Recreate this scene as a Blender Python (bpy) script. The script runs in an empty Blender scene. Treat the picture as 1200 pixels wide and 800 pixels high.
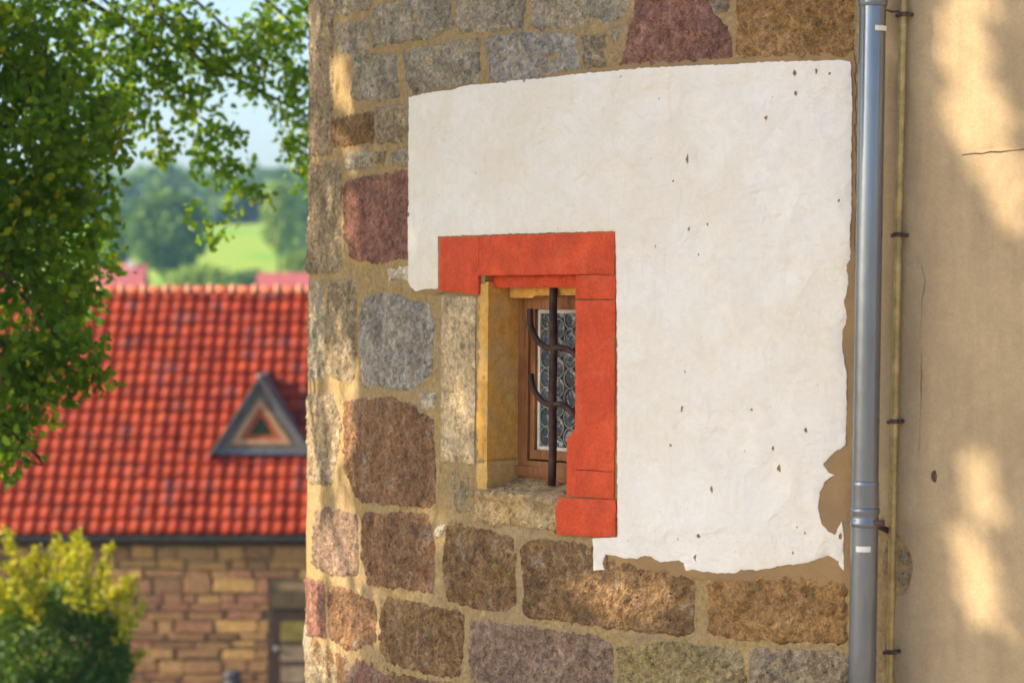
import bpy, bmesh, math, random
import numpy as np
from mathutils import Vector, Matrix, noise as mnoise
from mathutils.geometry import delaunay_2d_cdt

random.seed(7); RNG = np.random.default_rng(11)
SC = bpy.context.scene
COL = SC.collection
R_ = math.radians

# ------------------------------------------------------------------ camera
FPX = 85.0 / 36.0 * 1200.0           # focal length in photograph pixels
HOR = 350.0                          # eye level row
cam_d = bpy.data.cameras.new('camera')
cam = bpy.data.objects.new('camera', cam_d); COL.objects.link(cam)
cam.location = (0, 0, 0); cam.rotation_euler = (R_(90), 0, 0)
cam_d.lens = 85; cam_d.sensor_width = 36; cam_d.shift_y = -(400 - HOR) / 1200.0
cam_d.clip_start = 0.1; cam_d.clip_end = 9000
cam_d.dof.use_dof = True; cam_d.dof.focus_distance = 9.7; cam_d.dof.aperture_fstop = 2.3
SC.camera = cam

# ------------------------------------------------------------------ light
SUN = Vector((-0.87, -0.21, 0.46)).normalized()
world = bpy.data.worlds.new('World'); SC.world = world; world.use_nodes = True
wn = world.node_tree.nodes; wl = world.node_tree.links
sky = wn.new('ShaderNodeTexSky'); sky.sky_type = 'NISHITA'; sky.sun_disc = False
sky.sun_elevation = math.asin(SUN.z); sky.sun_rotation = math.atan2(SUN.x, SUN.y)
sky.altitude = 200; sky.air_density = 1.0; sky.dust_density = 2.2; sky.ozone_density = 1.6
wl.new(sky.outputs[0], wn['Background'].inputs[0]); wn['Background'].inputs[1].default_value = 0.15
sun_d = bpy.data.lights.new('sun', 'SUN'); sun_d.energy = 4.4; sun_d.angle = R_(0.6); sun_d.color = (1.0, 0.83, 0.60)
sun = bpy.data.objects.new('sun', sun_d); COL.objects.link(sun)
sun.rotation_euler = (-SUN).to_track_quat('-Z', 'Y').to_euler()
SC.view_settings.view_transform = 'Standard'; SC.view_settings.look = 'None'
SC.view_settings.exposure = 1.0; SC.view_settings.gamma = 1.0; SC.view_settings.use_curve_mapping = False
SC.cycles.max_bounces = 8; SC.cycles.transparent_max_bounces = 16

# ------------------------------------------------------------------ materials
class NT:
    def __init__(s, name):
        s.m = bpy.data.materials.new(name); s.m.use_nodes = True
        s.t = s.m.node_tree; s.b = s.t.nodes['Principled BSDF']; s.out = s.t.nodes['Material Output']
        tc = s.t.nodes.new('ShaderNodeTexCoord'); oi = s.t.nodes.new('ShaderNodeObjectInfo')
        mul = s.t.nodes.new('ShaderNodeVectorMath'); mul.operation = 'SCALE'
        cmb = s.t.nodes.new('ShaderNodeCombineXYZ')
        for k in range(3): s.t.links.new(oi.outputs['Random'], cmb.inputs[k])
        s.t.links.new(cmb.outputs[0], mul.inputs[0]); mul.inputs['Scale'].default_value = 23.0
        add = s.t.nodes.new('ShaderNodeVectorMath'); s.t.links.new(tc.outputs['Object'], add.inputs[0]); s.t.links.new(mul.outputs[0], add.inputs[1])
        s.vec = add.outputs[0]; s.obj = tc.outputs['Object']; s.rnd = oi.outputs['Random']
        geo = s.t.nodes.new('ShaderNodeNewGeometry'); s.pos = geo.outputs['Position']
    def ln(s, a, b):
        if isinstance(a, (int, float)): b.default_value = a
        elif isinstance(a, tuple): b.default_value = a if len(a) == 4 else (*a, 1.0)
        else: s.t.links.new(a, b)
    def noise(s, scale, detail=4, rough=0.55, vec=None, dist=0.0, col=False):
        n = s.t.nodes.new('ShaderNodeTexNoise'); s.ln(vec or s.vec, n.inputs['Vector'])
        n.inputs['Scale'].default_value = scale; n.inputs['Detail'].default_value = detail
        n.inputs['Roughness'].default_value = rough; n.inputs['Distortion'].default_value = dist
        return n.outputs['Color' if col else 'Fac']
    def vor(s, scale, feature='F1', vec=None, rand=1.0):
        n = s.t.nodes.new('ShaderNodeTexVoronoi'); n.feature = feature; s.ln(vec or s.vec, n.inputs['Vector'])
        n.inputs['Scale'].default_value = scale; n.inputs['Randomness'].default_value = rand
        return n.outputs['Distance']
    def vscale(s, sc, vec=None):
        n = s.t.nodes.new('ShaderNodeVectorMath'); n.operation = 'MULTIPLY'
        s.ln(vec or s.vec, n.inputs[0]); n.inputs[1].default_value = sc
        return n.outputs[0]
    def mr(s, v, a, b, c=0.0, d=1.0, smooth=True):
        n = s.t.nodes.new('ShaderNodeMapRange'); n.interpolation_type = 'SMOOTHSTEP' if smooth else 'LINEAR'
        s.ln(v, n.inputs['Value'])
        for k, x in zip(('From Min', 'From Max', 'To Min', 'To Max'), (a, b, c, d)): s.ln(x, n.inputs[k])
        return n.outputs[0]
    def mix(s, fac, a, b, mode='MIX'):
        n = s.t.nodes.new('ShaderNodeMix'); n.data_type = 'RGBA'; n.blend_type = mode
        s.ln(fac, n.inputs['Factor']); s.ln(a, n.inputs[6]); s.ln(b, n.inputs[7])
        return n.outputs[2]
    def math(s, op, a, b=0.0):
        n = s.t.nodes.new('ShaderNodeMath'); n.operation = op; s.ln(a, n.inputs[0]); s.ln(b, n.inputs[1])
        return n.outputs[0]
    def attr(s, name):
        n = s.t.nodes.new('ShaderNodeAttribute'); n.attribute_name = name
        return n.outputs['Fac']
    def bump(s, h, dist, strength=1.0, prev=None):
        n = s.t.nodes.new('ShaderNodeBump'); n.inputs['Strength'].default_value = strength
        n.inputs['Distance'].default_value = dist; s.ln(h, n.inputs['Height'])
        if prev: s.ln(prev, n.inputs['Normal'])
        return n.outputs[0]
    def crease(s, scale, width, seed=0.0, dist=1.0, detail=2):
        """thin wandering lines along the level sets of a noise"""
        v = s.t.nodes.new('ShaderNodeVectorMath'); s.ln(s.obj, v.inputs[0]); v.inputs[1].default_value = (seed, seed * 1.7, -seed)
        n = s.noise(scale, detail, 0.5, v.outputs[0], dist)
        d = s.math('ABSOLUTE', s.math('SUBTRACT', n, 0.5))
        return s.mr(d, 0.0, width, 1.0, 0.0)
    def done(s, col, rough=0.85, normal=None, spec=0.3, metal=0.0):
        s.ln(col, s.b.inputs['Base Color']); s.ln(rough, s.b.inputs['Roughness'])
        s.b.inputs['Specular IOR Level'].default_value = spec; s.b.inputs['Metallic'].default_value = metal
        if normal is not None: s.ln(normal, s.b.inputs['Normal'])
        return s.m

def srgb(r, g, b):
    f = lambda c: c / 12.92 if c <= 0.04045 else ((c + 0.055) / 1.055) ** 2.4
    return (f(r / 255), f(g / 255), f(b / 255))

def mat_stone(name, c1, c2, c3, bump=1.0, pits=0.5, lichen=0.35):
    n = NT(name)
    big = n.mr(n.noise(5, 4, 0.6), 0.36, 0.64)
    mid = n.mr(n.noise(17, 6, 0.65, dist=0.5), 0.38, 0.66)
    fine = n.noise(150, 4, 0.7)
    c = n.mix(big, c1, c2); c = n.mix(n.math('MULTIPLY', mid, 0.7), c, c3)
    g = n.mr(n.noise(6, 8, 0.74, dist=0.9), 0.52, 0.66)
    c = n.mix(n.math('MULTIPLY', g, lichen), c, (0.28, 0.265, 0.235))
    c = n.mix(n.mr(fine, 0.25, 0.8), c, (0.62, 0.60, 0.56), 'SOFT_LIGHT')
    gv = n.mr(n.noise(40, 5, 0.66, dist=0.5), 0.32, 0.68, 0.58, 1.72, False); c = n.mix(1.0, c, gv, 'MULTIPLY')
    gv = n.mr(n.noise(6, 6, 0.72, dist=1.0), 0.30, 0.70, 0.55, 1.42, False); c = n.mix(1.0, c, gv, 'MULTIPLY')
    sp = n.mr(n.noise(190, 2, 0.5), 0.60, 0.70); c = n.mix(n.math('MULTIPLY', sp, 0.5), c, (0.55, 0.50, 0.43))
    dk = n.mr(n.noise(85, 3, 0.6), 0.38, 0.28, 0.0, 0.7); c = n.mix(n.math('MULTIPLY', dk, 0.8), c, (0.045, 0.034, 0.025))
    pit = n.mr(n.vor(26), 0.16, 0.03); pit = n.math('MULTIPLY', pit, n.mr(n.noise(11, 2), 0.5, 0.62))
    c = n.mix(n.math('MULTIPLY', pit, pits), c, (0.03, 0.022, 0.015))
    h = n.math('ADD', n.math('MULTIPLY', n.noise(48, 5, 0.6), 1.0), n.math('MULTIPLY', n.noise(130, 3, 0.6), 0.35))
    h = n.math('SUBTRACT', h, n.math('MULTIPLY', pit, 0.6))
    return n.done(c, 0.92, n.bump(h, 0.030 * bump), 0.15)

def mat_mortar(name='mortar'):
    n = NT(name)
    c = n.mix(n.mr(n.noise(3.2, 5, 0.6), 0.35, 0.68), (0.36, 0.258, 0.120), (0.335, 0.250, 0.148))
    c = n.mix(n.math('MULTIPLY', n.mr(n.noise(14, 5, 0.6, dist=0.7), 0.5, 0.7), 0.6), c, (0.46, 0.345, 0.175))
    c = n.mix(n.math('MULTIPLY', n.mr(n.noise(26, 4, 0.6), 0.56, 0.7), 0.45), c, (0.16, 0.10, 0.045))
    c = n.mix(n.mr(n.noise(190, 3, 0.7), 0.25, 0.8), c, (0.6, 0.58, 0.55), 'SOFT_LIGHT')
    gv = n.mr(n.noise(48, 6, 0.7, dist=0.4), 0.30, 0.70, 0.72, 1.25, False); c = n.mix(1.0, c, gv, 'MULTIPLY')
    h = n.math('ADD', n.noise(22, 4, 0.6), n.math('MULTIPLY', n.noise(150, 3, 0.65), 0.3))
    return n.done(c, 0.95, n.bump(h, 0.018), 0.1)

def mat_white_plaster():
    n = NT('white_plaster')
    c = n.mix(n.mr(n.noise(2.2, 4, 0.6, n.obj), 0.35, 0.68), (0.81, 0.785, 0.74), (0.79, 0.735, 0.64))
    c = n.mix(n.math('MULTIPLY', n.mr(n.noise(9, 5, 0.65, n.obj, 0.8), 0.52, 0.74), 0.28), c, (0.70, 0.60, 0.44))
    st = n.vscale((6, 6, 0.9), n.obj)
    c = n.mix(n.math('MULTIPLY', n.mr(n.noise(5, 4, 0.6, st), 0.55, 0.75), 0.25), c, (0.66, 0.58, 0.45))
    spk = n.mr(n.noise(42, 2, 0.5, n.obj), 0.765, 0.785); c = n.mix(n.math('MULTIPLY', spk, 0.8), c, (0.28, 0.18, 0.08))
    wob = n.t.nodes.new('ShaderNodeVectorMath'); wob.operation = 'MULTIPLY_ADD'
    n.ln(n.noise(4, 3, 0.5, n.obj, 0.3, True), wob.inputs[0]); wob.inputs[1].default_value = (0.22, 0.22, 0.22); n.ln(n.obj, wob.inputs[2])
    st1 = n.mr(n.vor(4.2, 'F1', wob.outputs[0]), 0.0, 0.55, smooth=False)          # overlapping trowel strokes
    st2 = n.mr(n.vor(9.5, 'F1', n.vscale((1, 1, 1.9), wob.outputs[0])), 0.0, 0.6, smooth=False)
    ms = n.mr(n.noise(2.7, 3, 0.5, n.obj), 0.42, 0.62)
    h = n.math('ADD', n.math('MULTIPLY', st1, 1.0), n.math('MULTIPLY', n.math('MULTIPLY', st2, ms), 0.3))
    h = n.math('ADD', h, n.math('MULTIPLY', n.noise(11, 4, 0.55, n.vscale((1, 1, 1.4), n.obj), 1.0), 0.6))
    h = n.math('ADD', h, n.math('MULTIPLY', n.noise(70, 4, 0.6, n.obj), 0.16))
    c = n.mix(n.math('MULTIPLY', n.mr(st1, 0.82, 1.0), 0.07), c, (0.52, 0.42, 0.28))
    gv = n.mr(n.noise(30, 5, 0.65, n.obj, 0.8), 0.30, 0.70, 0.955, 1.035, False); c = n.mix(1.0, c, gv, 'MULTIPLY')
    return n.done(c, 0.8, n.bump(h, 0.0125), 0.25)

def mat_brown_render():
    n = NT('brown_render')
    c = n.mix(n.mr(n.noise(6, 5, 0.6, n.obj), 0.35, 0.68), (0.33, 0.215, 0.105), (0.27, 0.18, 0.10))
    c = n.mix(n.mr(n.noise(120, 3, 0.7, n.obj), 0.25, 0.8), c, (0.6, 0.57, 0.53), 'SOFT_LIGHT')
    h = n.math('ADD', n.noise(18, 4, 0.6, n.obj), n.math('MULTIPLY', n.noise(120, 3, 0.6, n.obj), 0.3))
    return n.done(c, 0.95, n.bump(h, 0.006), 0.1)

def mat_red_paint():
    n = NT('red_paint')
    c = n.mix(n.mr(n.noise(5, 5, 0.6), 0.35, 0.68), (0.68, 0.092, 0.032), (0.60, 0.076, 0.027))
    c = n.mix(n.math('MULTIPLY', n.mr(n.noise(14, 6, 0.65, n.vscale((1, 1, 0.5))), 0.5, 0.72), 0.45), c, (0.66, 0.14, 0.065))
    c = n.mix(n.math('MULTIPLY', n.mr(n.noise(20, 6, 0.7), 0.58, 0.72), 0.4), c, (0.46, 0.05, 0.024))
    ch = n.mr(n.noise(28, 5, 0.7, dist=0.6), 0.715, 0.735); c = n.mix(n.math('MULTIPLY', ch, 0.8), c, (0.52, 0.38, 0.22))
    gv = n.mr(n.noise(9, 6, 0.7, dist=0.7), 0.30, 0.70, 0.80, 1.16, False); c = n.mix(1.0, c, gv, 'MULTIPLY')
    gv = n.mr(n.noise(90, 4, 0.7), 0.30, 0.70, 0.84, 1.14, False); c = n.mix(1.0, c, gv, 'MULTIPLY')
    fd = n.mr(n.noise(5, 7, 0.75, n.vscale((1, 1, 1.6)), 1.0), 0.58, 0.72); c = n.mix(n.math('MULTIPLY', fd, 0.35), c, (0.64, 0.21, 0.12))
    h = n.math('ADD', n.noise(70, 4, 0.65), n.math('MULTIPLY', n.noise(16, 3, 0.55), 0.9)); h = n.math('SUBTRACT', h, n.math('MULTIPLY', ch, 0.25))
    return n.done(c, 0.75, n.bump(h, 0.009), 0.25)

def mat_ochre_paint():
    n = NT('ochre_paint')
    c = n.mix(n.mr(n.noise(4, 5, 0.6), 0.35, 0.68), (0.66, 0.36, 0.075), (0.62, 0.40, 0.14))
    c = n.mix(n.math('MULTIPLY', n.mr(n.noise(6, 6, 0.7, n.vscale((3, 3, 0.6))), 0.52, 0.72), 0.65), c, (0.50, 0.36, 0.19))
    c = n.mix(n.math('MULTIPLY', n.mr(n.noise(22, 6, 0.7, dist=0.8), 0.62, 0.72), 0.6), c, (0.22, 0.12, 0.06))
    wx = n.mr(n.noise(3.4, 7, 0.72, n.vscale((1.6, 1.6, 0.7)), 0.8), 0.50, 0.66); c = n.mix(n.math('MULTIPLY', wx, 0.75), c, (0.44, 0.32, 0.17))
    gv = n.mr(n.noise(34, 6, 0.7), 0.30, 0.70, 0.78, 1.18, False); c = n.mix(1.0, c, gv, 'MULTIPLY')
    h = n.math('ADD', n.noise(20, 4, 0.55), n.math('MULTIPLY', n.noise(90, 3, 0.6), 0.3))
    return n.done(c, 0.75, n.bump(h, 0.008), 0.25)

def mat_wood(name='brown_wood', a=(0.22, 0.085, 0.030), b=(0.33, 0.15, 0.055), g=(0.08, 0.035, 0.018), axis=(22, 22, 1.6)):
    n = NT(name)
    v = n.vscale(axis)
    gr = n.noise(3.5, 6, 0.62, v, 0.7)
    c = n.mix(n.mr(n.noise(4, 3), 0.35, 0.65), a, b); c = n.mix(n.math('MULTIPLY', n.mr(gr, 0.5, 0.66), 0.7), c, g)
    return n.done(c, 0.6, n.bump(gr, 0.003), 0.3)

def mat_plain(name, col, rough=0.7, var=0.25, scale=12, metal=0.0, bump=0.002, bscale=60, spec=0.3):
    n = NT(name)
    dk = tuple(x * (1 - var) for x in col); lt = tuple(min(1, x * (1 + var)) for x in col)
    c = n.mix(n.mr(n.noise(scale, 5, 0.62), 0.33, 0.68), dk, lt)
    return n.done(c, rough, n.bump(n.noise(bscale, 4, 0.6), bump), spec, metal)

def mat_zinc():
    n = NT('weathered_zinc')
    c = n.mix(n.mr(n.noise(7, 5, 0.6, n.vscale((1, 1, 0.35))), 0.35, 0.68), (0.215, 0.242, 0.28), (0.18, 0.20, 0.232))
    st = n.mr(n.noise(9, 4, 0.6, n.vscale((6, 6, 0.4))), 0.56, 0.72); c = n.mix(n.math('MULTIPLY', st, 0.4), c, (0.34, 0.28, 0.19))
    r = n.mr(n.noise(11, 4), 0.3, 0.7, 0.17, 0.25)
    return n.done(c, r, n.bump(n.noise(14, 2, 0.5), 0.0010), 0.5, 0.65)

def mat_beige_plaster():
    n = NT('beige_plaster')
    c = n.mix(n.mr(n.noise(1.6, 5, 0.6, n.obj), 0.35, 0.66), (0.43, 0.325, 0.195), (0.35, 0.266, 0.163))
    c = n.mix(n.math('MULTIPLY', n.mr(n.noise(4, 5, 0.65, n.vscale((1, 1, 0.35), n.obj), 0.6), 0.5, 0.72), 0.5), c, (0.28, 0.195, 0.105))
    c = n.mix(n.math('MULTIPLY', n.mr(n.noise(15, 6, 0.7, n.obj), 0.56, 0.74), 0.35), c, (0.46, 0.37, 0.25))
    gv = n.mr(n.noise(26, 6, 0.68, n.obj, 0.5), 0.30, 0.70, 0.93, 1.06, False); c = n.mix(1.0, c, gv, 'MULTIPLY')
    gv = n.mr(n.noise(110, 4, 0.7, n.obj), 0.30, 0.70, 0.90, 1.08, False); c = n.mix(1.0, c, gv, 'MULTIPLY')
    sv = n.mr(n.noise(2.4, 5, 0.6, n.vscale((4, 4, 0.35), n.obj)), 0.3, 0.7, 0.88, 1.10, False); c = n.mix(1.0, c, sv, 'MULTIPLY')
    h = n.math('ADD', n.noise(9, 4, 0.55, n.obj, 0.5), n.math('MULTIPLY', n.noise(95, 3, 0.6, n.obj), 0.18))
    return n.done(c, 0.88, n.bump(h, 0.006), 0.2)

def mat_leaf(name, dark, light, tip=None, trans=0.45, glow=(0.40, 0.62, 0.03)):
    n = NT(name)
    t = n.attr('tint'); c = n.mix(t, dark, light)
    if tip: c = n.mix(n.mr(t, 0.86, 1.0), c, tip)
    n.done(c, 0.5, None, 0.35)
    tr = n.t.nodes.new('ShaderNodeBsdfTranslucent'); n.ln(n.mix(0.55, c, glow, 'MIX'), tr.inputs['Color'])
    ms = n.t.nodes.new('ShaderNodeMixShader'); ms.inputs[0].default_value = trans
    n.t.links.new(n.b.outputs[0], ms.inputs[1]); n.t.links.new(tr.outputs[0], ms.inputs[2]); n.t.links.new(ms.outputs[0], n.out.inputs['Surface'])
    return n.m

def mat_tile():
    n = NT('clay_tile')
    k = n.mr(n.rnd, 0.0, 1.0, smooth=False)
    c = n.mix(k, (0.26, 0.024, 0.008), (0.40, 0.054, 0.013))
    c = n.mix(n.math('MULTIPLY', n.mr(n.noise(6, 5, 0.65), 0.5, 0.72), 0.5), c, (0.20, 0.045, 0.05))
    c = n.mix(n.math('MULTIPLY', n.mr(n.noise(2.2, 4, 0.65, n.pos), 0.55, 0.7), 0.35), c, (0.20, 0.07, 0.07))
    c = n.mix(n.mr(n.rnd, 0.80, 0.95), c, n.mix(0.6, c, (0.13, 0.045, 0.05)))
    gv = n.mr(n.noise(4.5, 3, 0.6, n.pos), 0.32, 0.68, 0.62, 1.25, False); c = n.mix(1.0, c, gv, 'MULTIPLY')
    return n.done(c, 0.5, n.bump(n.noise(30, 3), 0.003), 0.16)

def mat_glass(name, col, rough=0.06, alpha=0.85):
    n = NT(name)
    n.done(n.mix(n.noise(30, 2), tuple(x * 0.6 for x in col), col), rough, n.bump(n.noise(24, 2, 0.5), 0.004), 0.6)
    n.b.inputs['Alpha'].default_value = alpha
    return n.m

def mat_ground():
    n = NT('ground_cover')
    sep = n.t.nodes.new('ShaderNodeSeparateXYZ'); n.ln(n.pos, sep.inputs[0]); y = sep.outputs[1]
    bounce_gravel = n.mix(n.mr(n.noise(40, 4, 0.7, n.pos), 0.35, 0.65), (0.42, 0.35, 0.26), (0.54, 0.46, 0.35))  # unseen pale gravel by tower and house, added to bounce light onto walls
    grass = n.mix(n.mr(n.noise(1.2, 6, 0.7, n.pos), 0.35, 0.65), (0.045, 0.085, 0.018), (0.11, 0.16, 0.04))
    field = n.mix(n.mr(n.noise(0.03, 5, 0.6, n.pos), 0.40, 0.6), (0.19, 0.39, 0.035), (0.32, 0.43, 0.05))
    wood = n.mix(n.noise(0.05, 4, 0.6, n.pos), (0.03, 0.06, 0.015), (0.06, 0.09, 0.025))
    c = n.mix(n.mr(y, 10.0, 14.0), bounce_gravel, grass); c = n.mix(n.mr(y, 26.5, 27.5), c, bounce_gravel); c = n.mix(n.mr(y, 60, 64), c, grass); c = n.mix(n.mr(y, 150, 190), c, field); c = n.mix(n.mr(y, 440, 470), c, wood)
    return n.done(c, 0.95, n.bump(n.noise(60, 4, 0.6, n.pos), 0.02), 0.1)

M = {}
M['mortar'] = mat_mortar()
M['s_grey'] = mat_stone('grey_stone', (0.35, 0.315, 0.25), (0.235, 0.22, 0.19), (0.44, 0.35, 0.22), 1.1, 0.4, 0.3)
M['s_blue'] = mat_stone('blue_grey_stone', (0.25, 0.25, 0.245), (0.33, 0.31, 0.28), (0.35, 0.29, 0.21), 0.9, 0.4, 0.4)
M['s_brown'] = mat_stone('brown_stone', (0.24, 0.138, 0.062), (0.18, 0.110, 0.062), (0.32, 0.20, 0.09), 1.2, 0.95, 0.5)
M['s_red'] = mat_stone('red_brown_stone', (0.255, 0.132, 0.068), (0.185, 0.105, 0.065), (0.34, 0.20, 0.105), 1.2, 0.95, 0.5)
M['s_purple'] = mat_stone('purple_sandstone', (0.22, 0.105, 0.080), (0.185, 0.10, 0.085), (0.27, 0.135, 0.095), 0.8, 0.35, 0.10)
M['s_ochre'] = mat_stone('ochre_stone', (0.28, 0.155, 0.055), (0.23, 0.13, 0.055), (0.35, 0.21, 0.085), 0.8, 0.5, 0.08)
M['s_olive'] = mat_stone('olive_stone', (0.31, 0.235, 0.10), (0.25, 0.20, 0.11), (0.38, 0.29, 0.13), 1.1, 0.6, 0.3)
M['s_tan'] = mat_stone('tan_stone', (0.25, 0.195, 0.125), (0.20, 0.165, 0.125), (0.33, 0.25, 0.15), 0.7, 0.6, 0.3)
M['s_pink'] = mat_stone('pinkish_stone', (0.25, 0.165, 0.120), (0.205, 0.142, 0.112), (0.30, 0.21, 0.14), 1.0, 0.6, 0.25)
M['s_pale'] = mat_stone('pale_stone', (0.46, 0.40, 0.31), (0.40, 0.35, 0.28), (0.52, 0.45, 0.35), 0.6, 0.2, 0.2)
M['jambstone'] = mat_stone('dressed_sandstone', (0.42, 0.32, 0.19), (0.36, 0.28, 0.18), (0.47, 0.36, 0.21), 0.45, 0.3, 0.25)
M['sillstone'] = mat_stone('sill_sandstone', (0.40, 0.28, 0.13), (0.31, 0.21, 0.12), (0.46, 0.34, 0.17), 0.9, 0.5, 0.35)
M['white'] = mat_white_plaster(); M['brownr'] = mat_brown_render(); M['red'] = mat_red_paint(); M['ochre'] = mat_ochre_paint()
M['wood'] = mat_wood(); M['iron'] = mat_plain('rusty_iron', (0.060, 0.032, 0.026), 0.65, 0.45, 18, 0.35, 0.003, 70)
M['lead'] = mat_plain('lead_came', (0.30, 0.285, 0.26), 0.6, 0.25, 25, 0.2)
M['border'] = mat_plain('pale_putty', (0.66, 0.62, 0.54), 0.8, 0.12, 20)
M['roundel'] = mat_glass('bottle_glass', (0.085, 0.125, 0.155), 0.04, 0.82)
M['zinc'] = mat_zinc(); M['beige'] = mat_beige_plaster()
M['conduit'] = mat_plain('ochre_painted_steel', (0.40, 0.30, 0.13), 0.38, 0.25, 15, 0.45, 0.001)
M['clip'] = mat_plain('dark_rusty_clip', (0.11, 0.07, 0.055), 0.6, 0.4, 40, 0.3)
M['sticker'] = mat_plain('white_label', (0.75, 0.73, 0.66), 0.6, 0.08, 30)
M['tile'] = mat_tile(); M['ridge'] = mat_plain('ridge_clay', (0.60, 0.17, 0.08), 0.5, 0.2, 6)
M['ridgemortar'] = mat_plain('ridge_clip', (0.62, 0.28, 0.15), 0.5, 0.1, 6)
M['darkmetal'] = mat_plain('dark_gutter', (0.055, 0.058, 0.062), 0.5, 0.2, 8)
M['slate'] = mat_plain('slate_cladding', (0.13, 0.115, 0.10), 0.6, 0.2, 8)
M['flash'] = mat_plain('lead_flashing', (0.12, 0.16, 0.23), 0.45, 0.15, 8, 0.4)
M['tanwood'] = mat_wood('pale_wood', (0.36, 0.21, 0.12), (0.42, 0.26, 0.16), (0.24, 0.13, 0.07))
M['pane'] = mat_glass('window_glass', (0.03, 0.05, 0.028), 0.05, 1.0)  # dormer pane, its green reflection painted into the base colour
M['doorwood'] = mat_wood('dark_door_wood', (0.030, 0.018, 0.012), (0.05, 0.028, 0.018), (0.015, 0.01, 0.008))
M['hmortar'] = mat_plain('house_mortar', (0.20, 0.145, 0.085), 0.95, 0.25, 5, 0, 0.01, 20)
for i, c in enumerate([(0.40, 0.25, 0.10), (0.26, 0.155, 0.08), (0.33, 0.205, 0.095), (0.20, 0.118, 0.07), (0.45, 0.28, 0.10), (0.27, 0.145, 0.088)]):
    M['h%d' % i] = mat_plain('house_stone_%d' % i, c, 0.95, 0.3, 7, 0, 0.015, 22, 0.1)
M['bark'] = mat_plain('bark', (0.085, 0.062, 0.045), 0.95, 0.4, 14, 0, 0.03, 18, 0.1)
M['leaf'] = mat_leaf('oak_leaf', (0.018, 0.075, 0.013), (0.18, 0.33, 0.018), (0.55, 0.52, 0.03), 0.52)
M['leafdense'] = mat_leaf('shrub_leaf', (0.010, 0.042, 0.010), (0.065, 0.15, 0.018), (0.30, 0.38, 0.06), 0.3)
M['leafyellow'] = mat_leaf('yellow_shoot_leaf', (0.26, 0.31, 0.014), (0.70, 0.58, 0.02), None, 0.4, (0.66, 0.62, 0.02))
M['leaffar'] = mat_leaf('far_leaf', (0.020, 0.075, 0.03), (0.14, 0.25, 0.03), None, 0.25)
M['leaffarpale'] = mat_leaf('far_pale_leaf', (0.17, 0.27, 0.035), (0.36, 0.42, 0.06), None, 0.25)
M['farroof'] = mat_plain('far_red_roof', (0.42, 0.11, 0.11), 0.7, 0.15, 2)
M['farwall'] = mat_plain('far_white_wall', (0.62, 0.58, 0.52), 0.9, 0.08, 2)
M['ground'] = mat_ground()

# ------------------------------------------------------------------ object helpers
def link(name, me, parent=None):
    o = bpy.data.objects.new(name, me); COL.objects.link(o)
    if parent: o.parent = parent
    return o
def tag(o, label=None, cat=None, group=None, kind=None):
    for k, v in (('label', label), ('category', cat), ('group', group), ('kind', kind)):
        if v: o[k] = v
    return o
def empty(name, loc, label=None, cat=None, group=None):
    o = bpy.data.objects.new(name, None); COL.objects.link(o); o.location = loc; o.empty_display_size = 0.3
    return tag(o, label, cat, group)
def child(o, parent):
    """parent while keeping the mesh's world coordinates"""
    o.parent = parent; o.matrix_parent_inverse = Matrix.Translation(-parent_world(parent)); return o
def parent_world(p):
    v = Vector((0, 0, 0))
    while p is not None and p.type == 'EMPTY':
        v += p.location; p = p.parent
    return v
def mesh(name, verts, faces, mat, parent=None, smooth=True):
    me = bpy.data.meshes.new(name); me.from_pydata([tuple(v) for v in verts], [], faces); me.update()
    if smooth: me.polygons.foreach_set('use_smooth', [True] * len(me.polygons))
    if mat: me.materials.append(mat)
    o = bpy.data.objects.new(name, me); COL.objects.link(o)
    if parent: child(o, parent)
    return o
def bmobj(name, bm, mat, parent=None, smooth=False, bevel=0.0):
    if bevel: bmesh.ops.bevel(bm, geom=bm.edges[:], offset=bevel, segments=2, affect='EDGES', profile=0.6)
    bmesh.ops.recalc_face_normals(bm, faces=bm.faces[:])
    me = bpy.data.meshes.new(name); bm.to_mesh(me); bm.free()
    if smooth: me.polygons.foreach_set('use_smooth', [True] * len(me.polygons))
    if mat: me.materials.append(mat)
    o = bpy.data.objects.new(name, me); COL.objects.link(o)
    if parent: child(o, parent)
    return o
def box(name, x, y, z, mat, parent=None, bevel=0.01):
    bm = bmesh.new(); bmesh.ops.create_cube(bm, size=1)
    for v in bm.verts: v.co = Vector(((x[0] + x[1]) / 2 + v.co.x * (x[1] - x[0]), (y[0] + y[1]) / 2 + v.co.y * (y[1] - y[0]), (z[0] + z[1]) / 2 + v.co.z * (z[1] - z[0])))
    return bmobj(name, bm, mat, parent, False, bevel)
def tube(path, rad, sides=12, cap=True):
    """verts, faces of a tube along a path; rad a number or one per point"""
    P = [Vector(p) for p in path]; n = len(P); rad = rad if isinstance(rad, (list, tuple)) else [rad] * n
    V = []; F = []; up = None
    for i in range(n):
        t = (P[min(i + 1, n - 1)] - P[max(i - 1, 0)]).normalized()
        if up is None: up = t.orthogonal().normalized()
        up = (up - t * up.dot(t)).normalized(); b = t.cross(up)
        for k in range(sides):
            a = 2 * math.pi * k / sides; V.append(P[i] + (up * math.cos(a) + b * math.sin(a)) * rad[i])
    for i in range(n - 1):
        for k in range(sides):
            k2 = (k + 1) % sides; F.append((i * sides + k, i * sides + k2, (i + 1) * sides + k2, (i + 1) * sides + k))
    if cap:
        F.append(tuple(range(sides))[::-1]); F.append(tuple((n - 1) * sides + k for k in range(sides)))
    return V, F
def tubeobj(name, path, rad, mat, parent=None, sides=12):
    V, F = tube(path, rad, sides); return mesh(name, V, F, mat, parent)
def merge(parts):
    V = []; F = []
    for v, f in parts:
        o = len(V); V += list(v); F += [tuple(i + o for i in q) for q in f]
    return V, F

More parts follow.
